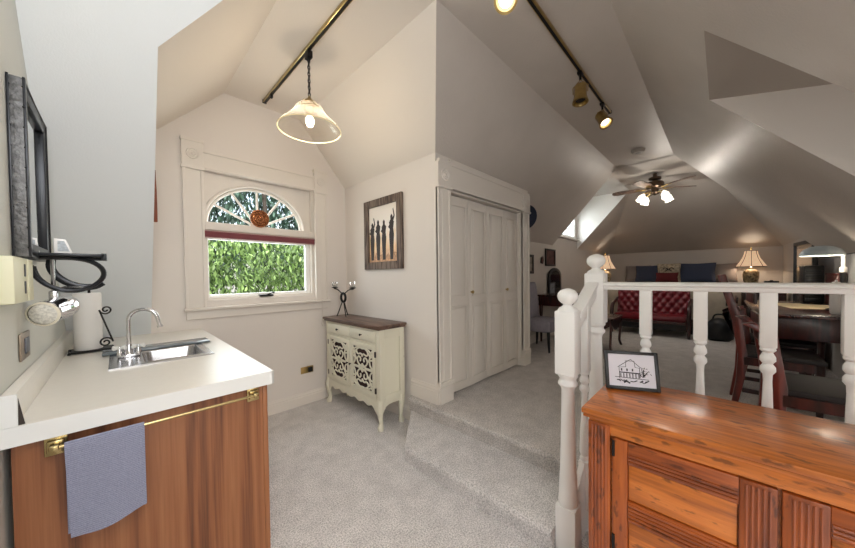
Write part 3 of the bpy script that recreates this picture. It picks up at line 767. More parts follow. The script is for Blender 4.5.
# switch plate
sp = thing('switch_plate', 'bronze wall switch plate with a grey rocker above the backsplash', 'switch', (XL, 1.81, 1.06))
b = MB(); b.box(XL+.001, XL+.007, 1.735, 1.885, 1.06, 1.155, .002); obj('plate', b, plain('bronze', (150, 136, 120), rough=.35, metal=.7), sp, world=True)
b = MB(); b.box(XL+.006, XL+.011, 1.785, 1.85, 1.08, 1.135, .003); obj('rocker', b, plain('grey_switch', (96, 100, 110), rough=.4), sp, world=True)
sp2 = thing('wall_outlet', 'small beige outlet on the left wall behind the chrome lamp', 'outlet', (XL, 2.5, 1.14))
b = MB(); b.box(XL+.001, XL+.007, 2.45, 2.54, 1.13, 1.22, .002); obj('plate', b, plain('beige_plate', (170, 156, 140), rough=.4), sp2, world=True)
b = MB(); b.box(XL+.006, XL+.009, 2.475, 2.515, 1.15, 1.20, .001); obj('socket', b, M_black, sp2, world=True)
# window wall outlet
ow = thing('wall_outlet', 'brass outlet plate with a black plug low on the wall below the window', 'outlet', (1.38, YW, .33))
b = MB(); b.box(1.32, 1.455, YW-.007, YW-.001, .325, .395, .002); obj('plate', b, M_abrass, ow, world=True)
b = MB(); b.box(1.395, 1.44, YW-.028, YW-.006, .335, .385, .005); obj('plug', b, M_black, ow, world=True)

# ------------------------------------------------------------------ pendant + tracks
tr = thing('track_rail', 'short brass lighting track above the alcove that carries the pendant lamp', 'track rail', (.98, 2.2, ZC), group=None)
b = MB(); b.box(.968, .998, 1.2, 3.03, ZC-.028, ZC-.001, .003); obj('rail', b, M_brass, tr, world=True)
b = MB(); b.box(.974, .992, 1.2, 3.032, ZC-.0295, ZC-.027); b.box(.966, .9995, 3.028, 3.036, ZC-.03, ZC-.0005); obj('groove', b, M_iron, tr, world=True)
b = MB(); b.box(.972, .994, 2.84, 2.87, ZC-.055, ZC-.029, .003); obj('clip', b, M_iron, tr, world=True)
PX, PY = .99, 2.126
pn = thing('pendant_lamp', 'glass bell pendant lamp hanging on a chain in front of the window', 'pendant lamp', (PX, PY, 2.34))
b = MB(); b.box(PX-.018, PX+.018, PY-.03, PY+.03, 2.905, ZC-.029, .004); obj('track_adapter', b, M_iron, pn, world=True)
b = MB()
zc_ = 2.905; k = 0
while zc_ > 2.645:
    a = k*PI/2; b.tube([(PX+.008*math.cos(a)*math.cos(q), PY+.008*math.sin(a)*math.cos(q), zc_-.014+.017*math.sin(q)) for q in [2*PI*i/12 for i in range(12)]], .0036, 5, closed=True)
    zc_ -= .024; k += 1
b.tube([(PX+.004, PY, 2.9), (PX-.004, PY+.004, 2.8), (PX+.004, PY, 2.65)], .0015, 5)
obj('chain', b, M_iron, pn, world=True)
b = MB(); b.lathe([(.006, .08), (.012, .07), (.02, .055), (.05, .035), (.062, .02), (.062, .0), (.03, 0), (.03, -.05), (.02, -.06)], (PX, PY, 2.560), 24); obj('cap', b, M_abrass, pn, world=True)
for k in range(3):
    b = MB(); a = k*2*PI/3+.3; b.cyl((PX+.055*math.cos(a), PY+.055*math.sin(a), 2.570), (PX+.08*math.cos(a), PY+.08*math.sin(a), 2.570), .004, 8); obj('set_screw', b, M_abrass, pn, world=True)
m, nt, p = mk('ribbed_shade_glass'); L = nt.links.new; nt.nodes.remove(p); out_ = nt.nodes['Material Output']
tc = nt.nodes.new('ShaderNodeTexCoord'); vo = nt.nodes.new('ShaderNodeTexVoronoi'); vo.inputs['Scale'].default_value = 70; L(tc.outputs['Object'], vo.inputs['Vector'])
bp = nt.nodes.new('ShaderNodeBump'); bp.inputs['Strength'].default_value = .6; L(vo.outputs['Distance'], bp.inputs['Height'])
tr_ = nt.nodes.new('ShaderNodeBsdfTransparent'); tr_.inputs['Color'].default_value = (.97, .94, .88, 1)
gl = nt.nodes.new('ShaderNodeBsdfGlossy'); gl.inputs['Roughness'].default_value = .12; L(bp.outputs['Normal'], gl.inputs['Normal'])
tl = nt.nodes.new('ShaderNodeBsdfTranslucent'); tl.inputs['Color'].default_value = (1, .95, .86, 1); L(bp.outputs['Normal'], tl.inputs['Normal'])
m1 = nt.nodes.new('ShaderNodeMixShader'); m2 = nt.nodes.new('ShaderNodeMixShader'); lw = nt.nodes.new('ShaderNodeLayerWeight'); lw.inputs['Blend'].default_value = .35
mp_ = nt.nodes.new('ShaderNodeMath'); mp_.operation = 'MULTIPLY_ADD'; mp_.inputs[1].default_value = .5; mp_.inputs[2].default_value = .10; L(lw.outputs['Facing'], mp_.inputs[0])
m1.inputs[0].default_value = .5; L(gl.outputs[0], m1.inputs[1]); L(tl.outputs[0], m1.inputs[2]); L(mp_.outputs[0], m2.inputs[0]); L(tr_.outputs[0], m2.inputs[1]); L(m1.outputs[0], m2.inputs[2]); L(m2.outputs[0], out_.inputs[0])
M_shadeglass = m
b = MB(); t = bmesh.new(); nn = 72; prof = [(.062, .172), (.080, .168), (.092, .155), (.100, .135), (.118, .105), (.150, .072), (.185, .040), (.208, .014), (.214, 0)]
rv = []
for r_, z_ in prof:
    rv.append([t.verts.new((PX+(r_+(.0025 if i%2 else 0))*math.cos(2*PI*i/nn), PY+(r_+(.0025 if i%2 else 0))*math.sin(2*PI*i/nn), 2.40+z_)) for i in range(nn)])
for a_, b_ in zip(rv, rv[1:]):
    for i in range(nn): t.faces.new((a_[i], a_[(i+1)%nn], b_[(i+1)%nn], b_[i]))
b.merge(t); obj('glass_shade', b, M_shadeglass, pn, world=True)
b = MB(); b.tube([(PX+.214*math.cos(2*PI*i/48), PY+.214*math.sin(2*PI*i/48), 2.40) for i in range(48)], .0045, 6, closed=True); obj('shade_rim', b, plain('rim_glass', (240, 228, 190), rough=.2, emit=(255, 225, 160), estr=.1), pn, world=True)
b = MB(); b.lathe([(.012, .06), (.014, .03), (.028, 0), (.03, -.02), (.02, -.045), (.001, -.052)], (PX, PY, 2.475), 18); obj('bulb', b, M_bulb, pn, world=True)

t2 = thing('track_rail', 'long brass lighting track on the flat ceiling strip with three spotlights', 'track rail', (2.5, .82, ZC))
b = MB(); b.box(.9, 3.50, .805, .835, ZC-.028, ZC-.001, .003); obj('rail', b, M_abrass, t2, world=True)
b = MB(); b.box(.9, 3.502, .811, .829, ZC-.0295, ZC-.027); b.box(3.498, 3.506, .803, .837, ZC-.03, ZC-.0005); obj('groove', b, M_iron, t2, world=True)
def spothead(label, x, z, d_, lit):
    th = thing('spotlight', label, 'spotlight', (x, .82, ZC-.03), group='brass spotlights on the long track')
    b = MB(); b.box(x-.03, x+.03, .803, .837, ZC-.052, ZC-.0295, .004); b.cyl((x, .82, ZC-.052), (x, .82, ZC-.09), .009, 10); obj('stem', b, M_iron, th, world=True)
    d_ = Vector(d_).normalized(); c = Vector((x, .82, z)); M = Matrix.Translation(c) @ d_.to_track_quat('Z', 'Y').to_matrix().to_4x4()
    b = MB(); b.lathe([(.001, -.075), (.03, -.072), (.042, -.06), (.046, -.05), (.046, .045), (.053, .05), (.056, .065), (.060, .080), (.048, .080), (.038, .058), (.036, .02), (.001, .02)], n=28, M=M)
    obj('can', b, M_abrass, th, world=True)
    b = MB(); b.lathe([(.001, .060), (.034, .060), (.036, .054)], n=24, M=M); obj('lens', b, M_spot if lit else M_black, th, world=True)
    b = MB(); s_ = M.to_3x3() @ Vector((1, 0, 0))
    b.tube([c+s_*.052, c+s_*.055+Vector((0, 0, .05)), Vector((x, .82, ZC-.09)), c-s_*.055+Vector((0, 0, .05)), c-s_*.052], .004, 6); obj('yoke', b, M_abrass, th, world=True)
    return th
spothead('nearest brass spotlight, lit, at the top edge of the picture', 1.46, 2.79, (-.62, -.32, -.6), True)
spothead('middle brass spotlight on the long track, pointing down with a dark lens', 2.62, 2.79, (-.12, -.03, -1), False)
spothead('brass spotlight at the far end of the long track, lit', 3.24, 2.81, (-.30, -.45, -.8), True)
sd = thing('smoke_detector', 'round white smoke detector on the flat ceiling strip', 'smoke detector', (4.87, .81, ZC-.04))
b = MB(); b.lathe([(.06, -.04), (.07, -.03), (.078, -.012), (.08, 0)], (4.87, .81, ZC-.001), 32); obj('body', b, plain('grey_white_plastic', (190, 186, 180), rough=.5), sd, world=True)
b = MB(); b.lathe([(.02, -.044), (.03, -.041), (.03, -.039)], (4.87, .81, ZC-.001), 20); obj('grille', b, plain('grey_grille', (150, 146, 142)), sd, world=True)

# ------------------------------------------------------------------ picture on the wall
pic = thing('framed_picture', 'picture of four dark figures in a weathered wood frame between window and closet', 'picture', (XP, 2.44, 1.41))
y0, y1, z0, z1 = 2.135, 2.745, 1.415, 2.13; fw_ = .075
b = MB()
for pts in ([(y0, z0), (y1, z0), (y1-fw_, z0+fw_), (y0+fw_, z0+fw_)], [(y0, z1), (y1, z1), (y1-fw_, z1-fw_), (y0+fw_, z1-fw_)], [(y0, z0), (y0+fw_, z0+fw_), (y0+fw_, z1-fw_), (y0, z1)], [(y1, z0), (y1-fw_, z0+fw_), (y1-fw_, z1-fw_), (y1, z1)]):
    b.prism(pts, 'x', XP-.03, XP-.001, .003)
obj('frame', b, M_barn, pic, world=True)
m, nt, p = mk('print_sunset'); L = nt.links.new
tc = nt.nodes.new('ShaderNodeTexCoord'); sp_ = nt.nodes.new('ShaderNodeSeparateXYZ'); L(tc.outputs['Object'], sp_.inputs[0])
no = nt.nodes.new('ShaderNodeTexNoise'); no.inputs['Scale'].default_value = 14; no.inputs['Detail'].default_value = 5; L(tc.outputs['Object'], no.inputs['Vector'])
ad = nt.nodes.new('ShaderNodeMath'); ad.operation = 'MULTIPLY_ADD'; ad.inputs[1].default_value = .35; L(no.outputs['Fac'], ad.inputs[0]); L(sp_.outputs['Z'], ad.inputs[2])
rp = nt.nodes.new('ShaderNodeValToRGB'); e = rp.color_ramp.elements; e[0].position = .22; e[0].color = srgb(206, 148, 98); e[1].position = .62; e[1].color = srgb(238, 230, 220)
k = e.new(.42); k.color = srgb(240, 206, 160); L(ad.outputs[0], rp.inputs['Fac']); L(rp.outputs['Color'], p.inputs['Base Color']); p.inputs['Roughness'].default_value = .3
b = MB(); b.box(XP-.012, XP-.006, y0+fw_-.01, y1-fw_+.01, z0+fw_-.01, z1-fw_+.01); obj('print', b, m, pic, world=True)
M_sil = plain('silhouette', (44, 30, 28), rough=.6)
for i, (yc_, h, arm) in enumerate([(2.615, .39, -1), (2.515, .41, 0), (2.42, .40, 0), (2.30, .44, 1)]):
    b = MB(); zb = z0+fw_+.02; xs = XP-.0145; w = .030
    o_ = [(-.022, 0), (.022, 0), (.030, h*.3), (.036, h*.55), (.024, h*.68), (.036, h*.82), (.014, h*.88), (.016, h*.95), (.0, h), (-.016, h*.95), (-.014, h*.88), (-.036, h*.82), (-.024, h*.68), (-.034, h*.55), (-.026, h*.3)]
    b.prism([(yc_+a_, zb+c_) for a_, c_ in o_], 'x', xs, xs+.002)
    if arm: b.prism([(yc_-.02, zb+h*.8), (yc_-.05, zb+h*.95), (yc_-.03, zb+h*1.12), (yc_-.022, zb+h*1.1), (yc_-.036, zb+h*.96), (yc_, zb+h*.86)], 'x', xs-.0005, xs+.0015)
    b.prism([(yc_+.02, zb+h*.8), (yc_+.05, zb+h*.72), (yc_+.02, zb+h*.66)], 'x', xs-.0005, xs+.0015)
    obj('figure', b, M_sil, pic, world=True, smooth=False)
b = MB(); g0, g1 = y0+fw_, y1-fw_
b.prism([(g0, z0+fw_), (g1, z0+fw_)]+[(g1-(g1-g0)*q/16, z0+fw_+.045+.05*random.random()) for q in range(17)], 'x', XP-.0138, XP-.0125)
obj('foreground', b, plain('print_brown', (198, 150, 108), noise=.5, nscale=40), pic, world=True, smooth=False)

# ------------------------------------------------------------------ cream fretwork cabinet
ck = thing('accent_cabinet', 'distressed cream accent cabinet with fretwork doors and a dark wood top', 'cabinet', (1.70, 2.57, 0))
X0, X1, Y0, Y1 = 1.555, 1.835, 2.112, 3.045
b = MB(); b.prism([(1.53, 2.082), (1.855, 2.082), (1.855, 3.08), (1.53, 3.08)], 'z', .895, .918, .006); b.box(1.542, 1.85, 2.094, 3.068, .878, .895, .004); obj('top', b, M_dtop, ck, world=True)
b = MB()
b.box(X0+.018, X1, Y0, Y0+.02, .25, .878); b.box(X0+.018, X1, Y1-.02, Y1, .25, .878); b.box(X1-.012, X1, Y0, Y1, .2, .878); b.box(X0+.02, X1, Y0+.02, Y1-.02, .25, .27)
for (c0, c1, d0, d1) in ((Y0, Y0+.045, .22, .878), (Y1-.045, Y1, .22, .878), (Y0+.045, Y1-.045, .862, .878), (Y0+.045, Y1-.045, .738, .758), (Y0+.045, Y1-.045, .25, .272)):
    b.box(X0, X0+.02, c0, c1, d0, d1, .002)
# side panel frame
for (c0, c1, d0, d1) in ((X0, X0+.055, .22, .878), (X1-.055, X1, .22, .878), (X0+.055, X1-.055, .80, .878), (X0+.055, X1-.055, .22, .30)):
    b.box(c0, c1, Y0-.012, Y0, d0, d1, .003)
obj('case', b, M_cream, ck, world=True)
# scalloped aprons
def scallop(a0, a1, zt, zb, n=40, waves=3):
    pts = [(a0, zt), (a1, zt)]
    for i in range(n+1):
        u = 1-i/n; d_ = abs(u-.5)*2
        pts.append((a0+(a1-a0)*u, zb+(zt-zb)*(.15+.55*(1-d_)**.6*.0)+.022*math.sin(u*PI*2*waves)**2+.05*(max(0, d_-.8)/.2*-1)+.0))
    return pts
b = MB(); b.prism(scallop(Y0+.03, Y1-.03, .252, .165, waves=3), 'x', X0-.002, X0+.016); b.prism([(X0+.03, .15), (X0+.06, .20), (X0+.1, .215), (X1-.08, .215), (X1-.05, .20), (X1-.01, .14), (X1, .24), (X0+.03, .24)], 'y', Y0-.010, Y0+.004); obj('apron', b, M_cream, ck, world=True, smooth=False)
for (x, y_, sx_, sy_) in ((X0+.02, Y0+.015, -1, -1), (X0+.02, Y1-.02, -1, 1), (X1-.03, Y0+.015, 0, -1), (X1-.03, Y1-.02, 0, 1)):
    b = MB(); b.tube([(x, y_, .26), (x+sx_*.012, y_+sy_*.010, .20), (x+sx_*.006, y_+sy_*.004, .12), (x-sx_*.004, y_, .06), (x+sx_*.008, y_+sy_*.006, .025), (x+sx_*.008, y_+sy_*.006, .0)], [.030, .032, .022, .018, .028, .024], 12)
    obj('leg', b, M_cream, ck, world=True)
M_knob = plain('dark_knob', (50, 44, 42), rough=.4, metal=.5)
ym = (Y0+Y1)/2
for (c0, c1) in ((Y0+.05, ym-.006), (ym+.006, Y1-.05)):
    b = MB(); b.box(X0-.006, X0+.012, c0, c1, .762, .858, .004); dw = obj('drawer', b, M_cream, ck, world=True)
    b = MB(); b.lathe([(.005, 0), (.005, .012), (.011, .016), (.011, .022), (.001, .026)], n=14, M=Matrix.Translation((X0-.006, (c0+c1)/2, .812)) @ Matrix.Rotation(-PI/2, 4, 'Y')); obj('knob', b, M_knob, dw, world=True)
    dr = MB(); s_ = .042; z0, z1 = .276, .735
    for (e0, e1, d0, d1) in ((c0, c0+s_, z0, z1), (c1-s_, c1, z0, z1), (c0+s_, c1-s_, z0, z0+s_), (c0+s_, c1-s_, z1-s_, z1)): dr.box(X0-.008, X0+.012, e0, e1, d0, d1, .003)
    door = obj('door', dr, M_cream, ck, world=True)
    b = MB(); b.box(X0+.012, X0+.016, c0+.02, c1-.02, z0+.02, z1-.02); obj('backing', b, plain('dark_backing', (58, 38, 36), rough=.9), door, world=True)
    fr = MB(); cy, cz = (c0+c1)/2, (z0+z1)/2; hw, hh = (c1-c0)/2-s_, (z1-z0)/2-s_; xx = X0-.002
    for su in (-1, 1):
        for sv in (-1, 1):
            def G(pts): return smoothpts([(xx, cy+su*u*hw, cz+sv*v*hh) for u, v in pts], 2)
            for cv in ([(0, .05), (.35, .12), (.55, .35), (.35, .55), (.12, .45), (.2, .3)],
                       [(0, .95), (.3, .98), (.62, .8), (.45, .6), (.1, .72), (0, .55)],
                       [(.98, .05), (.75, .2), (.7, .45), (.95, .5)], [(.98, .95), (.8, .75), (.9, .6)],
                       [(.55, .35), (.8, .6), (.62, .8)], [(0, .2), (.2, .02), (.98, .02)], [(.3, .98), (.7, .92), (.98, .7)]):
                fr.tube(G(cv), .0085, 6, flat=(1, .8))
    fr.lathe([(.022, 0), (.022, .006), (.001, .008)], n=12, M=Matrix.Translation((xx, cy, cz)) @ Matrix.Rotation(-PI/2, 4, 'Y'))
    obj('fretwork', fr, M_cream, door, world=True)
    kk = c1-.02 if c1 < ym else c0+.02
    b = MB(); b.lathe([(.005, 0), (.005, .01), (.010, .014), (.010, .02), (.001, .023)], n=14, M=Matrix.Translation((X0-.008, kk, .51)) @ Matrix.Rotation(-PI/2, 4, 'Y')); obj('knob', b, M_knob, door, world=True)
    hg = c0 if c1 < ym else c1
    for hz in (.34, .66):
        b = MB(); b.box(X0-.0095, X0+.005, hg-.009, hg+.009, hz-.025, hz+.025, .002); obj('hinge', b, M_knob, door, world=True)

# candle holder
ch_ = thing('candle_holder', 'black wrought iron candle holder with clear glass cups on the cream cabinet', 'candle holder', (1.68, 2.90, .9185))
hx, hy, hz = 1.68, 2.90, .9185
b = MB()
for a in (0, 120, 240):
    a_ = math.radians(a+20); b.tube(smoothpts([(hx+.07*math.cos(a_), hy+.07*math.sin(a_), hz+1.32*.005), (hx+.05*math.cos(a_), hy+.05*math.sin(a_), hz+1.32*.04), (hx+.012*math.cos(a_), hy+.012*math.sin(a_), hz+1.32*.12)]), .006, 6)
obj('legs', b, M_iron, ch_, world=True)
b = MB(); b.tube([(hx, hy+.045*math.cos(q), hz+1.32*.155+.045*math.sin(q)) for q in [2*PI*i/24 for i in range(24)]], .013, 8, closed=True); b.tube([(hx+.03*math.cos(q), hy, hz+1.32*.155+.045*math.sin(q)) for q in [2*PI*i/20 for i in range(20)]], .008, 8, closed=True)
obj('ring', b, M_iron, ch_, world=True)
spots = [(-.015, .175), (0, -.185), (-.01, .045), (.01, -.05)]
b = MB(); b.tube(smoothpts([(hx, hy+.19, hz+1.32*.225), (hx, hy+.12, hz+1.32*.222), (hx, hy+.035, hz+1.32*.19)]), .006, 6); b.tube(smoothpts([(hx, hy-.20, hz+1.32*.225), (hx, hy-.12, hz+1.32*.222), (hx, hy-.035, hz+1.32*.19)]), .006, 6)
for dx, dy in spots[:2]: b.lathe([(.005, -.012), (.034, -.004), (.036, .002), (.034, .002), (.001, .0)], (hx, hy+dy, hz+1.32*.236), 16)
obj('arms', b, M_iron, ch_, world=True)
for dx, dy in spots[:2]:
    b = MB(); b.lathe([(.014, 0), (.026, .012), (.030, .05), (.031, .06)], (hx, hy+dy, hz+1.32*.238), 18, cap=False); obj('glass_cup', b, M_clear, ch_, world=True)
    b = MB(); b.lathe([(.015, .004), (.019, .006), (.019, .022), (.001, .023)], (hx, hy+dy, hz+1.32*.238), 14); obj('candle', b, M_paper, ch_, world=True)

# ------------------------------------------------------------------ closet casing and bifold doors
b = MB(); yc = YC
for (a0, a1) in ((1.8785, 2.045), (3.385, 3.545)):
    b.box(a0, a1, yc-.02, yc, ZU+.18, 2.10, .003); b.box(a0, a0+.02, yc-.03, yc, ZU+.18, 2.10, .003); b.box(a1-.02, a1, yc-.03, yc, ZU+.18, 2.10, .003)
    b.box(a0+.055, a1-.055, yc-.026, yc, ZU+.18, 2.10, .003)
    b.box(a0-.004, a1+.004, yc-.036, yc, ZU, ZU+.18, .004)
    for k in range(3): b.box(a0-.006, a1+.006, yc-.04, yc, ZU+.135+.02*k, ZU+.147+.02*k, .002)
    b.box(a0-.004, a1+.004, yc-.036, yc, 2.10, 2.30, .003); b.box(a0-.008, a1+.008, yc-.045, yc, 2.085, 2.11, .003)
    rosette(b, (a0+a1)/2, yc-.036, 2.2, .05)
b.box(2.049, 3.381, yc-.022, yc, 2.10, 2.36, .003); b.box(2.049, 3.381, yc-.04, yc, 2.10, 2.125, .003); b.box(2.049, 3.381, yc-.034, yc, 2.125, 2.14, .003)
b.box(1.896, 3.549, yc-.03, yc, 2.30, 2.33, .003)
struct('trim_4', b, M_trim)
cd = bpy.data.objects.new('door_1', None); COL.objects.link(cd); cd.location = ((CX0+CX1)/2, YC+.05, ZU); cd['kind'] = 'structure'
dw_ = (CX1-CX0)/4
for k in range(4):
    a0, a1 = CX0+dw_*k+.002, CX0+dw_*(k+1)-.002; yd = YC+.05
    b = MB(); b.box(a0, a1, yd, yd+.028, ZU+.015, CZ-.012, .002)
    s_ = .045
    for (z0, z1) in ((ZU+.09, 1.06), (1.14, CZ-.09)):
        for q, (ins, dp) in enumerate(((0, .010), (.024, .016))):
            u0, u1, v0, v1 = a0+s_+ins, a1-s_-ins, z0+ins, z1-ins
            if q == 0:
                for (c0, c1, d0, d1) in ((u0, u0+.012, v0, v1), (u1-.012, u1, v0, v1), (u0, u1, v0, v0+.012), (u0, u1, v1-.012, v1)): b.box(c0, c1, yd-dp, yd, d0, d1, .003)
            else: b.box(u0, u1, yd-dp*.7, yd, v0, v1, .006)
    for v_ in b.b.verts: v_.co.y += (-.014*(v_.co.x-a0)/dw_ if k % 2 == 0 else -.014*(a1-v_.co.x)/dw_)
    pn_ = obj('door_panel', b, M_trim, cd, world=True)
    if k in (1, 3):
        b = MB(); b.lathe([(.008, 0), (.007, .014), (.016, .02), (.016, .03), (.001, .036)], n=16, M=Matrix.Translation((a0+.03, yd-.012, 1.18)) @ Matrix.Rotation(PI/2, 4, 'X')); obj('door_knob', b, M_abrass, pn_, world=True)

# ------------------------------------------------------------------ balustrade
def bal_prof(z0, z1, r):
    """turned shaft between two square blocks"""
    h = z1-z0
    return [(r*.9, z1), (r*1.0, z1-.012), (r*.62, z1-.022), (r*.95, z1-.04), (r*.98, z1-.055), (r*.6, z1-.068), (r*.95, z1-.082), (r*.98, z1-.098), (r*.6, z1-.112), (r*.55, z1-.14), (r*.62, z1-.2), (r*.85, z0+h*.35), (r*1.0, z0+h*.12), (r*.98, z0+.04), (r*.7, z0+.025), (r*1.0, z0+.012), (r*.95, z0)]
bs = thing('stair_railing', 'white painted railing with turned balusters between the steps and the upper floor', 'railing', (1.85, .1, ZU))
b = MB(); b.prism([(1.815, 1.262), (1.82, 1.256), (1.88, 1.256), (1.885, 1.262), (1.885, 1.272), (1.895, 1.28), (1.89, 1.29), (1.87, 1.296), (1.83, 1.296), (1.81, 1.29), (1.805, 1.28), (1.815, 1.272)], 'y', -1.3, .455); obj('top_rail', b, M_white, bs, world=True)
# the prism outline is (x,z) pairs extruded along y
def baluster(x, y, zb, zt, blk, low, parent, w=.024, r=.024):
    b = MB(); b.box(x-w, x+w, y-w, y+w, zt-blk, zt, .003); b.box(x-w, x+w, y-w, y+w, zb, zb+low, .003)
    b.lathe(list(reversed(bal_prof(zb+low, zt-blk, r))), (x, y, 0), 16)
    return obj('baluster', b, M_white, parent, world=True)
for y in (.274, .07, -.135, -.34, -.545, -.75): baluster(1.85, y, ZU, 1.258, .225, .2, bs)
baluster(1.675, .508, .124, 1.19, .35, .25, bs)
# sloping rail down to the lower newel
b = MB()
b.prism([(1.53, 1.135), (1.53, 1.06), (1.815, 1.21), (1.815, 1.285)], 'y', .487, .53, .006); b.prism([(1.53, 1.150), (1.53, 1.128), (1.815, 1.278), (1.815, 1.30)], 'y', .477, .540, .006)
obj('sloping_rail', b, M_white, bs, world=True)
def newel(x, y, zb, base, zs, zt, label, w=.046):
    th = thing('newel_post', label, 'newel post', (x, y, zb))
    b = MB(); b.box(x-w, x+w, y-w, y+w, zs, zt, .006)
    b.box(x-w, x+w, y-w, y+w, zb, zb+base, .005)
    z0 = zb+base
    b.lathe(list(reversed([(w*.98, zs), (w*.98, zs-.01), (w*.8, zs-.02), (w*.8, zs-.03), (w*.95, zs-.042), (w*.95, zs-.05), (w*.72, zs-.062), (w*.62, zs-.075), (w*.66, zs-.2), (w*.78, z0+(zs-z0)*.3), (w*.92, z0+.05), (w*.95, z0+.03), (w*.98, z0+.015), (w*.9, z0)])), (x, y, 0), 28)
    obj('post', b, M_white, th, world=True)
    b = MB(); b.lathe([(w*1.0, 0), (w*.85, .012), (w*.5, .022), (w*.42, .03), (w*.62, .036), (w*.9, .05), (w*1.0, .066), (w*.95, .082), (w*.7, .096), (w*.3, .104), (.001, .106)], (x, y, zt), 28); obj('finial', b, M_white, th, world=True)
    return th
newel(1.495, .527, 0, .235, .865, 1.168, 'lower white newel post with a ball top at the foot of the steps')
newel(1.858, .503, ZU, .25, 1.07, 1.345, 'upper white newel post where the straight railing starts', .047)
b = MB(); b.prism([(1.54, .0), (1.54, .27), (1.60, .33), (1.81, .49), (1.81, .0)], 'y', .50, .525); struct('trim_5', b, M_white)

# ------------------------------------------------------------------ pine chest with framed sketch
CH = .85
chs = thing('pine_cupboard', 'orange pine cupboard with panelled doors, in front of the railing', 'cupboard', (1.41, -.3, 0))
b = MB(); b.box(1.185, 1.635, -.95, .372, CH-.022, CH, .006); obj('top', b, M_pine, chs, world=True)
b = MB(); b.box(1.19, 1.63, -.945, .367, CH-.034, CH-.022, .004); b.box(1.225, 1.60, -.92, .348, .02, CH-.034); b.box(1.212, 1.235, -.925, .352, .765, CH-.034, .003)
b.box(1.21, 1.235, -.92, .352, 0, .10, .003)
obj('carcass', b, M_pine, chs, world=True)
b = MB()
for k, (a0, a1) in enumerate(((.283, .354),)):
    b.box(1.208, 1.235, a0, a1, .0, .80, .003)
    for q in range(5): b.cyl((1.208, a0+.014+q*.011, .05), (1.208, a0+.014+q*.011, .79), .0035, 6)
obj('corner_stile', b, M_pinev, chs, world=True)
b = MB(); b.cyl((1.205, .272, .70), (1.205, .272, .755), .005, 8); b.cyl((1.205, .272, .36), (1.205, .272, .42), .005, 8); obj('hinge', b, M_iron, chs, world=True)
for q_, (a0, a1) in enumerate(((-.109, .275), (-.50, -.116), (-.90, -.507))):
    zt, zb = .762, .11; xq = 1.212
    sr, sl = (.072, .045) if q_ == 0 else (.05, .078)          # stile at the low-Y end, stile at the high-Y end
    p0, p1 = a0+sr, a1-sl
    d = MB(); d.box(xq+.008, xq+.02, a0+.02, a1-.02, zb+.02, zt-.02)
    d.box(xq-.006, xq+.02, a0, p0, zb, zt, .003); d.box(xq-.006, xq+.02, p1, a1, zb, zt, .003)
    door = obj('door', d, M_pinev, chs, world=True)
    b = MB()
    for (z0, z1) in ((.683, zt), (.484, .557), (.285, .358), (zb, .17)): b.box(xq-.004, xq+.02, p0, p1, z0, z1, .003)
    obj('door_rail', b, M_pinem, door, world=True)
    b = MB()
    for (z0, z1, nq) in ((.688, .722, 3), (.489, .552, 5), (.29, .353, 5)):
        b = MB()
        for q in range(nq): b.cyl((xq-.004, p0+.003, z0+(z1-z0)*(q+.5)/nq), (xq-.004, p1-.003, z0+(z1-z0)*(q+.5)/nq), .0052, 8)
        obj('moulding', b, M_pinem, door, world=True)
    b = MB(); e0 = a0 if q_ == 0 else p1
    for q in range(5): b.cyl((xq-.006, e0+.014+q*.011, zb+.01), (xq-.006, e0+.014+q*.011, zt-.01), .0036, 6)
    obj('reeding', b, M_pinev, door, world=True)
    for (z0, z1) in ((.557, .683), (.358, .484), (.17, .285)):
        b = MB(); b.box(xq+.002, xq+.012, p0+.002, p1-.002, z0+.002, z1-.002, .004); obj('panel', b, M_pine, door, world=True)

fp = thing('framed_sketch', 'small black framed ink sketch of a building standing on the pine cupboard', 'picture frame', (1.50, .268, CH))
# local frame: width along local x, leans back
W_, H_ = .196, .158
ang = math.atan2(.186-.358, 1.545-1.462)
fp.rotation_euler = (0, 0, ang)
tilt = Matrix.Rotation(math.radians(-14), 4, 'X')
def fpart(name, mb_, mat):
    mb_.b.transform(tilt @ Matrix.Translation((0, 0, .001))); return obj(name, mb_, mat, fp)
b = MB(); f_ = .013
for (a0, a1, c0, c1) in ((-W_/2, -W_/2+f_, 0, H_), (W_/2-f_, W_/2, 0, H_), (-W_/2+f_, W_/2-f_, 0, f_), (-W_/2+f_, W_/2-f_, H_-f_, H_)): b.box(a0, a1, -.012, .004, c0, c1, .002)
fpart('frame', b, M_black)
b = MB(); b.box(-W_/2+f_, W_/2-f_, -.006, .0, f_, H_-f_); fpart('paper', b, plain('sketch_paper', (226, 224, 232), rough=.6))
b = MB(); M_ink = plain('ink', (44, 42, 50), rough=.8)
def ln_(p, w=.0011): b.tube([(q[0], -.0065, q[1]) for q in p], w, 4)
ln_([(-.045, .045), (-.045, .09), (-.02, .093), (-.02, .118), (.012, .118), (.014, .093), (.03, .09), (.03, .05)]); ln_([(-.05, .09), (-.03, .105), (.0, .125), (.02, .105), (.034, .092)])
ln_([(-.062, .05), (.06, .045)]); ln_([(-.045, .07), (.03, .068)], .002)
for q in range(7): ln_([(-.04+q*.011, .048), (-.04+q*.011, .066)], .0016)
for q in range(3): ln_([(-.036+q*.02, .076), (-.036+q*.02, .086)], .0026)
for q in range(34):
    a = random.uniform(0, 2*PI); r_ = random.uniform(.004, .026); x_, z_ = .045+r_*math.cos(a), .075+r_*math.sin(a); ln_([(.042, .055), (x_, z_)] if q % 3 == 0 else [(x_, z_), (x_+random.uniform(-.006, .006), z_+random.uniform(-.006, .006))])
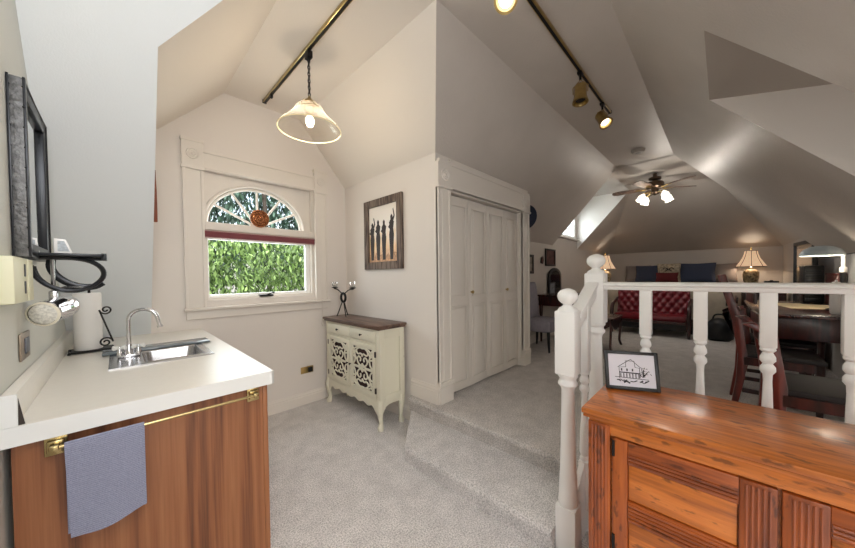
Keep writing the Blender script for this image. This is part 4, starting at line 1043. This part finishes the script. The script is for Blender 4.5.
for q in range(14):
    x_ = random.uniform(-.06, .05); ln_([(x_, .03+random.uniform(0, .012)), (x_+.012, .03+random.uniform(0, .012))], .0018)
ln_([(-.03, .028), (-.02, .034), (-.008, .027)], .003)
fpart('drawing', b, M_ink)
b = MB(); b.prism([(-.03, .01), (.03, .01), (.012, .12), (-.012, .12)], 'y', .004, .007)
fpart('easel_back', b, M_black)

# ------------------------------------------------------------------ bedroom: bed, settee, lamps
bed = thing('bed', 'high bed with a brown spread at the far end of the room', 'bed', (8.1, .8, ZU))
b = MB(); b.box(7.28, 9.12, -.06, 1.72, ZU+.25, 1.02, .04); obj('mattress', b, M_quilt, bed, world=True)
b = MB(); b.box(7.24, 9.10, -.08, 1.74, .98, 1.13, .05); obj('bedspread', b, M_bedsp, bed, world=True)
b = MB(); b.box(7.24, 7.30, -.10, 1.75, ZU+.1, 1.09, .03); b.box(7.24, 9.1, -.12, -.06, ZU+.1, 1.09, .03); obj('quilt_drop', b, M_quilt, bed, world=True)
b = MB(); b.box(7.4, 9.15, 0, 1.7, ZU, ZU+.3); obj('base', b, M_dwood, bed, world=True)
b = MB(); b.box(9.13, 9.19, -.1, 1.76, ZU, 1.25, .01); obj('headboard', b, M_dwood, bed, world=True)
def cushion(name, w, h, t, loc, mat, label, cat='pillow', group=None, lean=-18):
    b = MB(); b.pillow(w, h, t)
    b.b.transform(Matrix.Rotation(PI/2, 4, 'Z'))      # now lies in YZ, thickness X
    b.b.transform(Matrix.Rotation(math.radians(-lean), 4, 'Y'))
    o = obj(name, b, mat, ang=80); o.location = loc; tag(o, label, cat, group); return o
cushion('bed_pillow', .52, .42, .16, (9.0, 1.50, 1.335), M_grey_c, 'taupe pillow at the left end of the bed head')
cushion('bed_pillow', .52, .42, .16, (9.0, .03, 1.335), M_grey_c, 'taupe pillow at the right end of the bed head')
cushion('bed_pillow', .50, .42, .17, (8.84, 1.27, 1.33), M_blue_c, 'blue ribbed pillow left of the patterned cushion on the bed')
cushion('bed_pillow', .62, .44, .17, (8.82, .40, 1.345), M_blue_c, 'blue ribbed pillow right of the patterned cushion, widest on the bed')
pc = thing('patterned_cushion', 'cream cushion with dark scroll pattern in the middle of the bed head', 'cushion', (8.66, .86, 1.35))
b = MB(); b.pillow(.42, .42, .16); b.b.transform(Matrix.Rotation(PI/2, 4, 'Z')); obj('cover', b, plain('cream_cushion', (198, 184, 160), rough=.9, noise=.5, nscale=26), pc, ang=80)
b = MB()
for s_ in (-1, 1): b.tube([(-.083, s_*(.055+.035*math.cos(q)), .075+.035*math.sin(q)) for q in [2*PI*i/14*.85 for i in range(14)]], .009, 6)
b.tube([(-.084, -.02, .1), (-.084, 0, .06), (-.084, .02, .1)], .009, 6)
obj('scroll_pattern', b, M_black, pc)
cushion('bolster_cushion', .40, .22, .12, (8.50, .88, 1.25), M_redc, 'small dark red cushion in front of the patterned one on the bed', 'cushion')

# red tufted settee
st = thing('tufted_settee', 'deep red button-tufted leather settee at the foot of the bed', 'settee', (6.85, .88, ZU))
b = MB(); t = bmesh.new(); nu, nv = 64, 22; ya, yb_ = 1.47, .40; za, zb2 = .56, 1.10; g = []
for i in range(nu+1):
    c_ = []
    for j in range(nv+1):
        u, v = i/nu, j/nv; yy = ya+(yb_-ya)*u; zz = za+(zb2-za)*v
        a_ = u*9; b_ = v*3.2
        tuft = abs(math.sin(PI*(a_+b_)))*abs(math.sin(PI*(a_-b_)))
        xx = 6.86-.055*tuft**.6+.10*v+(.05*max(0, v-.85)/.15)
        c_.append(t.verts.new((xx, yy, zz)))
    g.append(c_)
for i in range(nu):
    for j in range(nv): t.faces.new((g[i][j], g[i+1][j], g[i+1][j+1], g[i][j+1]))
bmesh.ops.recalc_face_normals(t, faces=t.faces); b.merge(t); b.box(6.97, 7.13, .40, 1.47, .5, 1.10, .02); obj('backrest', b, M_red, st, world=True, ang=70)
b = MB(); b.box(6.52, 6.98, .42, 1.47, .50, .62, .045); obj('seat', b, M_red, st, world=True)
b = MB(); b.box(6.50, 6.54, .42, 1.47, .47, .515, .008); b.tube([(6.51, .42, .49), (6.50, .95, .475), (6.51, 1.47, .49)], .016, 8); obj('seat_rail', b, M_dwood, st, world=True)
for s_, yy in ((1, 1.49), (-1, .385)):
    b = MB(); b.tube(smoothpts([(6.50, yy, .50), (6.49, yy, .62), (6.53, yy, .76), (6.66, yy, .80), (6.98, yy, .86)]), .03, 10); b.tube([(6.52, yy, .25), (6.50, yy, .35), (6.51, yy, .52)], [.022, .024, .032], 10); b.tube([(7.08, yy, .25), (7.05, yy, .52)], [.02, .03], 8); obj('arm', b, M_dwood, st, world=True)
b = MB(); b.box(6.55, 7.1, .42, 1.46, .36, .47); obj('seat_underside', b, M_black, st, world=True)

def table_lamp(loc, label):
    th = thing('table_lamp', label, 'lamp', loc, group='table lamps beside the bed')
    b = MB(); b.lathe([(.075, 0), (.08, .012), (.07, .03), (.10, .14), (.118, .25), (.115, .34), (.085, .38), (.045, .40), (.045, .415), (.001, .415)], n=24); obj('vase_base', b, M_vase, th)
    b = MB(); b.lathe([(.012, .41), (.012, .42), (.02, .43), (.004, .44), (.004, .79), (.014, .80), (.012, .83), (.001, .84)], n=12); obj('stem', b, M_abrass, th)
    b = MB(); t = bmesh.new(); n = 48; rv = []
    for i_, (r_, z_) in enumerate([(.215, .45), (.17, .53), (.125, .62), (.10, .70), (.09, .765)]):
        rv.append([t.verts.new(((r_*(1+(.03 if k % 2 else 0)))*math.cos(2*PI*k/n), (r_*(1+(.03 if k % 2 else 0)))*math.sin(2*PI*k/n), z_)) for k in range(n)])
    for a_, b_ in zip(rv, rv[1:]):
        for k in range(n): t.faces.new((a_[k], a_[(k+1) % n], b_[(k+1) % n], b_[k]))
    b.merge(t); sh = obj('lamp_shade', b, M_tshade, th)
    b = MB(); b.tube([(.217*math.cos(2*PI*k/32), .217*math.sin(2*PI*k/32), .45) for k in range(32)], .006, 6, closed=True); b.tube([(.092*math.cos(2*PI*k/32), .092*math.sin(2*PI*k/32), .765) for k in range(32)], .005, 6, closed=True)
    for k in range(8):
        a_ = 2*PI*k/8; b.tube([(.218*math.cos(a_), .218*math.sin(a_), .45), (.173*math.cos(a_), .173*math.sin(a_), .53), (.128*math.cos(a_), .128*math.sin(a_), .62), (.103*math.cos(a_), .103*math.sin(a_), .70), (.093*math.cos(a_), .093*math.sin(a_), .765)], .0045, 5)
    obj('shade_trim', b, plain('shade_trim_brown', (96, 66, 52), rough=.8), sh)
    b = MB(); b.lathe([(.012, .44), (.03, .50), (.03, .53), (.001, .56)], n=14); obj('bulb', b, M_bulb, th)
    return th
def nightstand(x, y, zt, label):
    th = thing('nightstand', label, 'nightstand', (x, y, ZU), group='nightstands')
    h = zt-ZU
    b = MB(); b.box(-.22, .22, -.20, .20, h-.03, h, .005); obj('top', b, M_dwoodh, th)
    b = MB(); b.box(-.20, .20, -.18, .18, .12, h-.03, .004); obj('case', b, M_dwood, th)
    for k in range(2):
        b = MB(); b.box(-.212, -.198, -.165, .165, .16+k*.27, .40+k*.27, .004); dr = obj('drawer', b, M_dwood, th)
        b = MB(); b.lathe([(.006, 0), (.014, .02), (.001, .026)], n=12, M=Matrix.Translation((-.212, 0, .28+k*.27)) @ Matrix.Rotation(-PI/2, 4, 'Y')); obj('knob', b, M_abrass, dr)
    for sx_ in (-1, 1):
        for sy_ in (-1, 1): b = MB(); b.box(sx_*.18-.02, sx_*.18+.02, sy_*.16-.02, sy_*.16+.02, 0, .12, .004); obj('leg', b, M_dwood, th)
    return th
nightstand(7.95, 1.96, 1.0, 'dark nightstand left of the bed under a lit lamp')
nightstand(8.85, -.46, 1.0, 'dark nightstand right of the bed under a lit lamp')
table_lamp((7.95, 1.955, 1.001), 'lit table lamp with a pleated shade left of the bed, partly behind the newel post')
table_lamp((8.85, -.41, 1.001), 'lit table lamp with a pleated shade and patterned vase base right of the bed')
# small black box near right lamp
cbx = thing('alarm_clock', 'small black box near the right table lamp', 'clock', (8.3, -.64, 1.131))
nt3 = nightstand(8.30, -.66, 1.13, 'dark chest in front of the right nightstand'); nt3.scale = (1, .8, 1)
b = MB(); b.box(-.05, .05, -.09, .09, 0, .045, .006); b.box(-.03, .03, -.02, .02, .045, .06, .004); obj('case', b, M_black, cbx)

# ceiling fan
fn = thing('ceiling_fan', 'bronze ceiling fan with dark blades and lit tulip shades', 'ceiling fan', (6.2, .80, 2.91))
b = MB(); b.cyl((0, 0, 0), (0, 0, .072), .03, 12); b.lathe([(.001, 0), (.085, -.001), (.085, -.03), (.04, -.045), (.035, -.06), (.11, -.075), (.125, -.10), (.125, -.16), (.10, -.185), (.05, -.20), (.05, -.23), (.075, -.24), (.06, -.27), (.02, -.28), (.001, -.29)], n=32); obj('motor', b, plain('bronze_dark', (80, 66, 54), rough=.3, metal=.9), fn)
for k in range(5):
    a = math.radians(20+72*k); M = Matrix.Rotation(a, 4, 'Z') @ Matrix.Translation((0, 0, -.165))
    b = MB(); b.prism([(.2, -.045), (.26, -.062), (.54, -.072), (.595, -.05), (.61, 0), (.595, .05), (.54, .072), (.26, .062), (.2, .045)], 'z', -.004, .004, M=M @ Matrix.Rotation(math.radians(11), 4, 'X')); bl_ = obj('blade', b, wood('fan_blade_%d' % k, (84, 66, 56), (116, 94, 82), (136, 114, 100), 'x'), fn)
    b = MB(); b.tube([(.10, 0, .0), (.15, 0, -.015), (.22, 0, -.006)], .01, 8, M=M); b.prism([(.17, -.02), (.24, -.035), (.28, 0), (.24, .035), (.17, .02)], 'z', -.010, -.005, M=M @ Matrix.Rotation(math.radians(11), 4, 'X')); obj('blade_arm', b, M_abrass, bl_)
for k in range(4):
    a = math.radians(-46+90*k)
    b = MB(); b.tube(smoothpts([(.04*math.cos(a), .04*math.sin(a), -.25), (.13*math.cos(a), .13*math.sin(a), -.245), (.18*math.cos(a), .18*math.sin(a), -.27)]), .008, 8); la = obj('light_arm', b, M_abrass, fn)
    M = Matrix.Translation((.185*math.cos(a), .185*math.sin(a), -.27)) @ Matrix.Rotation(a, 4, 'Z') @ Matrix.Rotation(math.radians(-28), 4, 'Y')
    b = MB(); b.lathe([(.018, 0), (.03, -.02), (.05, -.05), (.055, -.08), (.052, -.10), (.062, -.125)], n=18, M=M, cap=False); obj('tulip_shade', b, M_tulip, la)

# ------------------------------------------------------------------ left bedroom wall: pictures, mirror, slipper chair, desk
WY = 2.18
hat = thing('hanging_hat', 'dark round hat hanging on the wall past the closet', 'hat', (4.52, WY-.04, 2.0))
zl2 = 1.99
hx_ = 3.62
b = MB(); M = Matrix.Translation((3.63, 1.74, 2.06)) @ Matrix.Rotation(PI/2, 4, 'Y')
hat.location = (3.565, 1.765, 2.06)
b = MB(); M = Matrix.Translation((.0, 0, 0)) @ Matrix.Rotation(PI/2, 4, 'Y')
b.lathe([(.001, .07), (.06, .07), (.075, .05), (.078, .015), (.15, .005), (.155, 0), (.14, -.004), (.001, .0)], n=32, M=M); obj('felt', b, plain('navy_felt', (36, 40, 56), rough=.9), hat)
b = MB(); b.lathe([(.079, .014), (.0805, .016), (.0795, .032), (.078, .033)], n=32, M=M, cap=False); obj('band', b, M_black, hat)
def wallpic(x0, x1, z0, z1, label, fr=.03, mat=None, art=(70, 50, 48), mid=None):
    th = thing('framed_picture', label, 'picture', ((x0+x1)/2, WY, z0), group='small dark pictures on the bedroom left wall')
    b = MB()
    for (a0, a1, c0, c1) in ((x0, x0+fr, z0, z1), (x1-fr, x1, z0, z1), (x0+fr, x1-fr, z0, z0+fr), (x0+fr, x1-fr, z1-fr, z1)): b.box(a0, a1, WY-.022, WY-.001, c0, c1, .003)
    obj('frame', b, M_black, th, world=True)
    b = MB(); b.box(x0+fr, x1-fr, WY-.010, WY-.002, z0+fr, z1-fr); obj('print', b, plain('print_'+label[:8].replace(' ', '_'), art, rough=.6, noise=.9, nscale=9), th, world=True)
    return th
wallpic(4.36, 4.66, 1.36, 1.66, 'black framed picture with a pale mount, nearest the closet', .04, art=(150, 140, 130))
wallpic(5.12, 5.54, 1.49, 1.79, 'square dark patterned picture with no pale mount, right of the pale one', .03, art=(96, 60, 54))
b = MB(); b.prism([(4.93, 1.54), (4.99, 1.52), (5.03, 1.58), (5.0, 1.65), (4.95, 1.63)], 'y', WY-.03, WY-.002, .006); o = obj('wall_ornament', b, M_dwood); center_origin(o, (4.97, WY-.01, 1.52)); tag(o, 'tiny dark ornament on the wall between the two small pictures', 'ornament')
am = thing('arched_mirror', 'black arch-topped mirror standing on the far desk', 'mirror', (5.46, WY-.03, 1.02))
def archp(x0, x1, z0, z1, n=14):
    r = (x1-x0)/2; cx = (x0+x1)/2; return [(x0, z0), (x1, z0)]+[(cx+r*math.cos(PI*i/n), z1-r*.55+r*.55*math.sin(PI*i/n)) for i in range(n+1)]
b = MB(); b.prism(archp(5.2, 5.76, 1.02, 1.46), 'y', WY-.04, WY-.012, .004); obj('frame', b, M_black, am, world=True)
b = MB(); b.prism(archp(5.26, 5.70, 1.08, 1.41), 'y', WY-.043, WY-.0405); obj('glass', b, plain('dark_mirror', (60, 68, 76), rough=.1, metal=.8), am, world=True)
dk = thing('writing_desk', 'dark wooden desk against the bedroom left wall', 'desk', (5.25, 1.95, ZU))
b = MB(); b.box(4.75, 5.9, 1.72, 2.155, .99, 1.018, .004); obj('top', b, M_dwoodh, dk, world=True)
b = MB(); b.box(4.8, 5.85, 1.76, 2.15, .84, .99, .003); obj('drawer_case', b, M_dwood, dk, world=True)
for x in (4.83, 5.82):
    for y in (1.79, 2.12): b = MB(); b.tube([(x, y, .85), (x, y, .5), (x, y, ZU)], [.03, .022, .016], 8); obj('leg', b, M_dwood, dk, world=True)
pf = thing('photo_frame', 'small dark photo frame standing on the far desk', 'picture frame', (4.93, 1.98, 1.018))
b = MB()
for (a0, a1, c0, c1) in ((-.12, -.10, 0, .2), (.10, .12, 0, .2), (-.1, .1, 0, .02), (-.1, .1, .18, .2)): b.box(a0, a1, -.01, .01, c0, c1, .002)
obj('frame', b, M_black, pf)
b = MB(); b.box(-.1, .1, -.004, .004, .02, .18); obj('photo', b, plain('photo_grey', (120, 124, 130), noise=.6, nscale=14), pf)
# slipper chair
sc = thing('slipper_chair', 'grey upholstered armless chair beyond the closet', 'chair', (4.42, 1.925, ZU), rotz=math.radians(-90)); sc.scale = (.64, 1, 1)
b = MB(); b.box(-.30, .36, -.28, .24, .27, .45, .06); obj('seat', b, M_chairf, sc)
b = MB(); b.prism([(-.30, .30), (-.20, .30), (-.22, .60), (-.28, .90), (-.31, .98), (-.36, .98), (-.38, .92), (-.34, .6)], 'y', -.26, .22, .02); obj('backrest', b, M_chairf, sc)
for (x, y) in ((-.26, -.24), (.30, -.24), (-.26, .20), (.30, .20)): b = MB(); b.tube([(x, y, .29), (x*1.03, y, .12), (x*1.06, y, 0)], [.032, .026, .018], 8); obj('leg', b, M_black, sc)
# small side table with cabriole legs seen between newel and rail
sdt = thing('side_table', 'small dark table with a curved leg behind the upper newel post', 'table', (5.1, 1.30, ZU), rotz=math.radians(0))
b = MB(); b.prism(rr and [(p[0], p[1]) for p in rr(-.35, .32, -.22, .22, .06, 0)], 'z', .44, .465, .004); obj('table_top', b, M_dwoodh, sdt)
b = MB(); b.prism([(-.30, .44), (.28, .44), (.28, .36), (.16, .34), (.08, .29), (-.01, .27), (-.1, .29), (-.18, .34), (-.30, .36)], 'y', -.19, -.172); b.prism([(-.19, .44), (.19, .44), (.19, .36), (.08, .29), (0, .27), (-.08, .29), (-.19, .36)], 'x', .262, .28); b.prism([(-.19, .44), (.19, .44), (.19, .36), (.08, .29), (0, .27), (-.08, .29), (-.19, .36)], 'x', -.30, -.282); obj('apron', b, M_dwood, sdt)
for sx_ in (-1, 1):
    for sy_ in (-1, 1):
        x, y = sx_*.27, sy_*.17; b = MB(); b.tube(smoothpts([(x, y, .44), (x+sx_*.03, y+sy_*.02, .36), (x+sx_*.01, y+sy_*.01, .22), (x-sx_*.01, y-sy_*.0, .08), (x+sx_*.02, y+sy_*.015, .02), (x+sx_*.03, y+sy_*.02, .0)]), .017, 8); obj('leg', b, M_dwood, sdt)
# bag and basket right of the settee
bg = thing('black_bag', 'black bag on the floor by the foot of the bed right of the settee', 'bag', (6.75, .03, ZU))
b = MB(); b.lathe([(.12, 0), (.17, .04), (.18, .15), (.15, .27), (.09, .34), (.03, .36), (.001, .36)], n=24, sx=.8, sy=1); obj('body', b, M_black, bg)
b = MB(); b.tube(smoothpts([(0, -.08, .32), (0, -.06, .42), (0, .06, .42), (0, .08, .32)]), .012, 8); obj('handle', b, M_black, bg)

# dormer window
dwn = bpy.data.objects.new('window_2', None); COL.objects.link(dwn); dwn.location = (6.2, WY, wz0); dwn['kind'] = 'structure'
b = MB()
for (a0, a1, c0, c1) in ((wx0, wx0+.05, wz0, wz1), (wx1-.05, wx1, wz0, wz1), (wx0+.05, wx1-.05, wz0, wz0+.05), (wx0+.05, wx1-.05, wz1-.05, wz1), (6.14, 6.18, wz0+.05, wz1-.05)): b.box(a0, a1, WY, WY+.05, c0, c1, .004)
obj('window_frame', b, M_white, dwn, world=True)
b = MB(); b.poly([(wx0, WY+.03, wz0), (wx1, WY+.03, wz0), (wx1, WY+.03, wz1), (wx0, WY+.03, wz1)]); obj('pane', b, M_glass, dwn, world=True)
b = MB(); b.box(DX0+.02, DX1-.01, WY-.06, WY, wz0-.03, wz0-.005, .005); struct('trim_6', b, M_trim)

# ------------------------------------------------------------------ dining table, chairs, lamp on the right
TZ = 1.0
dt = thing('dining_table', 'dark mahogany table behind the railing with papers on it', 'table', (4.6, -.5, ZU))
b = MB(); b.box(3.72, 5.39, -.84, -.195, TZ-.028, TZ, .006); obj('table_top', b, M_dwoodh, dt, world=True)
b = MB(); b.box(3.80, 5.34, -.80, -.25, TZ-.21, TZ-.028, .003); obj('apron', b, M_dwood, dt, world=True)
for x in (3.85, 5.29):
    for y in (-.77, -.28):
        b = MB(); b.lathe([(.018, 0), (.025, .05), (.02, .1), (.03, .3), (.035, .5), (.028, .58), (.036, .6), (.036, .73)], (x, y, ZU), 14); obj('leg', b, M_dwood, dt, world=True)
for i, (x0, x1, y0, y1, rz, lb) in enumerate([(4.35, 5.0, -.64, -.40, .15, 'large cream paper sheet spread on the dark table, the lower one'), (4.50, 4.88, -.73, -.53, -.1, 'smaller cream paper overlapping the large sheet on the dark table')]):
    b = MB(); b.box(-(x1-x0)/2, (x1-x0)/2, -(y1-y0)/2, (y1-y0)/2, 0, .003); o = obj('paper_sheet', b, plain('cream_paper_%d' % i, (226, 206, 170), rough=.8)); o.location = ((x0+x1)/2, (y0+y1)/2, TZ+.001+i*.004); o.rotation_euler = (0, 0, rz); tag(o, lb, 'paper')
dl = thing('desk_lamp', 'desk lamp with a pale blue dome shade on the dark table', 'lamp', (4.3, -.735, TZ))
b = MB(); b.lathe([(.09, 0), (.09, .01), (.02, .02), (.018, .03)], n=24); b.cyl((0, 0, .02), (0, 0, .33), .018, 12); obj('base', b, M_black, dl)
b = MB(); b.lathe([(.019, .33), (.021, .335), (.021, .37), (.012, .375), (.011, .50), (.001, .505)], n=14); b.tube([(0, 0, .485), (0, .06, .50), (0, .13, .505)], .008, 8); obj('stem', b, M_white, dl)
M = Matrix.Translation((0, .115, .475))
b = MB(); b.lathe([(.128, 0), (.125, .022), (.105, .055), (.07, .078), (.03, .088), (.001, .09)], n=36, M=M); sh = obj('lamp_shade', b, M_lshade, dl)
b = MB(); b.lathe([(.122, -.002), (.08, -.003), (.001, -.003)], n=36, M=M, cap=False); obj('diffuser', b, M_lshin, sh)

def chair(name, label, loc, rotz, iron=False, seatpad=False, h=1.08):
    """local: faces -Y; back posts on +Y side"""
    th = thing(name, label, 'chair', loc, rotz, group='dark wooden chairs around the table')
    b = MB(); b.prism([(-.23, -.22), (.23, -.22), (.21, .2), (-.21, .2)], 'z', .43, .465, .01); obj('seat', b, plain('dark_seat', (26, 17, 16), rough=.6), th)
    b = MB(); b.box(-.21, .21, -.21, -.19, .37, .43); b.box(-.21, .21, .17, .19, .37, .43); b.box(-.215, -.195, -.2, .18, .37, .43); b.box(.195, .215, -.2, .18, .37, .43); obj('seat_rail', b, M_dwood, th)
    for s_ in (-1, 1):
        b = MB(); b.prism([(.22, 0), (.255, 0), (.222, .25), (.215, .45), (.255, .75), (.335, h), (.285, h+.01), (.20, .75), (.16, .45), (.175, .25)], 'x', s_*.19-.024, s_*.19+.024, .005); obj('back_post', b, M_dchair, th)
        b = MB(); b.tube([(s_*.20, -.19, .43), (s_*.20, -.19, 0)], [.024, .016], 8); obj('leg', b, M_dwood, th)
        b = MB(); b.box(s_*.2-.01, s_*.2+.01, -.18, .19, .15, .18); obj('stretcher', b, M_dwood, th)
    if iron:
        b = MB()
        for s_ in (-1, 1):
            b.tube(smoothpts([(s_*.03, .20, .5), (s_*.12, .215, .6), (s_*.05, .235, .72), (s_*.13, .26, .83), (s_*.04, .28, .93)]), .008, 6); b.tube([(s_*.06, .21, .58+.0), (s_*.10, .225, .66)], .007, 6)
        b.tube([(-.17, .30, .95), (.17, .30, .95)], .012, 6); b.tube([(-.17, .2, .52), (.17, .2, .52)], .010, 6)
        for k in range(3): b.tube([(.05*math.cos(q), .235+.02*k, .62+.12*k+.05*math.sin(q)) for q in [2*PI*i/12 for i in range(12)]], .007, 5, closed=True)
        obj('scroll_splat', b, M_iron, th)
    else:
        for k in range(4): b = MB(); b.box(-.17, .17, .205+.022*k, .22+.022*k, .55+.12*k, .61+.12*k, .004); obj('slat', b, M_dwood, th)
    return th
M_dchair = wood('red_mahogany', (58, 14, 10), (92, 28, 20), (116, 40, 28), 'z', 1.0, .3, .4)
chair('dining_chair', 'dark red ladder chair with an iron scroll back, rising above the railing', (3.62, -.305, ZU), 0, iron=True, h=1.07)
chair('dining_chair', 'low dark wooden chair nearest the railing, seat toward the right', (2.70, -.405, ZU), math.radians(3), h=.80)
chair('dining_chair', 'dark chair tucked under the middle of the table', (4.35, -.36, ZU), 0, h=.70)
# standing mirror / screen on the right, tower, drawers
tv = thing('standing_mirror', 'tall dark-framed panel standing along the right bedroom wall', 'mirror', (6.0, -.74, ZU))
b = MB(); fr = .04
for (a0, a1, c0, c1) in ((5.42, 5.46, ZU, 1.70), (6.66, 6.70, ZU, 1.74), (5.46, 6.66, ZU, ZU+.05)): b.box(a0, a1, -.76, -.72, c0, c1, .003)
b.prism([(5.42, 1.665), (6.70, 1.70), (6.70, 1.74), (5.42, 1.705)], 'y', -.76, -.72); obj('frame', b, M_black, tv, world=True)
b = MB(); b.prism([(5.46, ZU+.05), (6.66, ZU+.05), (6.66, 1.70), (5.46, 1.667)], 'y', -.75, -.735); obj('panel', b, plain('smoky_panel', (96, 94, 96), rough=.12, metal=.5), tv, world=True)
sk_ = thing('tower_speaker', 'black tower with ribbed front in front of the tall panel', 'speaker', (5.0, -.71, TZ))
sk_.location = (5.24, -.69, TZ+.001)
b = MB(); b.box(-.12, .12, -.07, .07, 0, .40, .01); obj('cabinet', b, M_black, sk_)
b = MB()
for k in range(7): b.box(-.125, -.119, -.055, .055, .03+k*.05, .055+k*.05, .002)
obj('grille', b, M_blackm, sk_)
cu = thing('grey_curtain', 'pale grey curtain panel hanging on the right bedroom wall', 'curtain', (4.75, -.80, 1.0))
b = MB(); t = bmesh.new(); n = 40; rv = []
for z_ in (1.0, 1.49): rv.append([t.verts.new((4.35+.4*i/n, -.825+.012*math.sin(i*1.3), z_)) for i in range(n+1)])
for i in range(n): t.faces.new((rv[0][i], rv[0][i+1], rv[1][i+1], rv[1][i]))
b.merge(t); obj('cloth', b, M_curtain, cu, world=True)
b = MB(); b.cyl((4.32, -.83, 1.495), (4.78, -.83, 1.495), .006, 8); obj('rod', b, M_iron, cu, world=True)
dsr = thing('wooden_box', 'dark red wooden box on the far side of the table, behind the desk lamp', 'box', (4.80, -.775, TZ+.001))
b = MB(); b.box(-.20, .20, -.03, .025, 0, .30, .004); obj('case', b, M_dchair, dsr)
b = MB(); b.box(-.205, .205, -.033, .028, .30, .32, .003); obj('lid', b, M_dchair, dsr)
cup = thing('white_vase', 'slim white jar on the dark table beside the desk lamp', 'jar', (3.93, -.64, TZ+.001))
b = MB(); b.lathe([(.022, 0), (.030, .01), (.034, .08), (.032, .17), (.018, .205), (.018, .225), (.026, .24), (.024, .24), (.016, .225), (.001, .20)], n=20); obj('body', b, M_white, cup)
b = MB(); b.lathe([(.027, .242), (.020, .252), (.006, .256), (.008, .266), (.001, .27)], n=16); obj('lid', b, M_white, cup)

# ------------------------------------------------------------------ light
w = bpy.data.worlds.new('sky'); S.world = w; w.use_nodes = True; nt = w.node_tree
bg_ = nt.nodes['Background']; sky = nt.nodes.new('ShaderNodeTexSky'); sky.sky_type = 'NISHITA'; sky.sun_disc = False; sky.sun_elevation = math.radians(48); sky.sun_rotation = math.radians(200); sky.air_density = 1.2; sky.dust_density = 3
mixw = nt.nodes.new('ShaderNodeMix'); mixw.data_type = 'RGBA'; mixw.inputs[0].default_value = .75
nt.links.new(sky.outputs[0], mixw.inputs[6]); mixw.inputs[7].default_value = (1.05, 1.0, .95, 1); nt.links.new(mixw.outputs[2], bg_.inputs['Color']); bg_.inputs['Strength'].default_value = 1.0

def area(name, loc, to, size, power, col=(1, 1, 1), sy=None, spread=PI):
    l = bpy.data.lights.new(name, 'AREA'); l.energy = power; l.size = size; l.color = col; l.spread = spread
    if sy: l.shape = 'RECTANGLE'; l.size_y = sy
    o = bpy.data.objects.new(name, l); COL.objects.link(o); o.location = loc; o.rotation_euler = (Vector(to)-Vector(loc)).to_track_quat('-Z', 'Y').to_euler(); return o
def point(name, loc, power, col=(1, .86, .68), r=.03):
    l = bpy.data.lights.new(name, 'POINT'); l.energy = power; l.color = col; l.shadow_soft_size = r
    o = bpy.data.objects.new(name, l); COL.objects.link(o); o.location = loc; return o
def spot(name, loc, to, power, ang=70, col=(1, .9, .75)):
    l = bpy.data.lights.new(name, 'SPOT'); l.energy = power; l.color = col; l.spot_size = math.radians(ang); l.spot_blend = .6; l.shadow_soft_size = .03
    o = bpy.data.objects.new(name, l); COL.objects.link(o); o.location = loc; o.rotation_euler = (Vector(to)-Vector(loc)).to_track_quat('-Z', 'Y').to_euler(); return o
area('foliage_fill', (1, 4.2, 7), (1, 7.5, 1.0), 6, 640, (1, 1, .96))  # added area lamp above the roof, stands in for sun on the leaves
area('window_daylight', (1.0, YW+.3, 1.75), (1.0, 1.0, 1.1), .9, 14, (.92, .97, 1), 1.1)
area('dormer_daylight', (6.2, WY+.25, 2.4), (6.4, .8, 1.6), .8, 14, (.92, .97, 1), .5)
area('right_recess_fill', (2.5, -1.8, 1.7), (2.4, 1.0, 1.3), .8, 4, (.9, .96, 1), 1.0)  # added area lamp inside the recess, no window modelled behind it
area('camera_side_fill', (-.1, -.9, 2.1), (1.6, 2.2, 1.2), 1.6, 38, (1, .98, .95))  # added unseen area lamp behind the camera, fills alcove and steps
area('rear_fill', (1.0, -1.5, 1.5), (3.0, 1.2, 1.3), 1.4, 18, (1, .99, .97))  # added unseen area lamp behind the camera, fills railing and bedroom
area('cool_slope_fill', (.2, .2, 2.35), (0, 2.6, 1.8), .7, 9, (.96, .98, 1))  # added unseen area lamp, brightens the cool slope behind the counter
point('pendant_light', (PX, PY, 2.41), 7)
point('bed_lamp_light', (7.95, 1.955, 1.55), 6, r=.08); point('bed_lamp_light', (8.85, -.41, 1.55), 6, r=.08)
point('fan_light', (6.05, .65, 2.42), 12, (1, .92, .82), .06)
spot('track_spot_light', (3.21, .77, 2.74), (2.6, 0, 1.2), 14)
spot('track_spot_light', (1.40, .77, 2.70), (.6, .4, .8), 10)
point('desk_lamp_light', (4.2, -.62, 1.42), 2.0)

S.view_settings.view_transform = 'Standard'; S.view_settings.look = 'None'; S.view_settings.exposure = .1; S.view_settings.gamma = 1
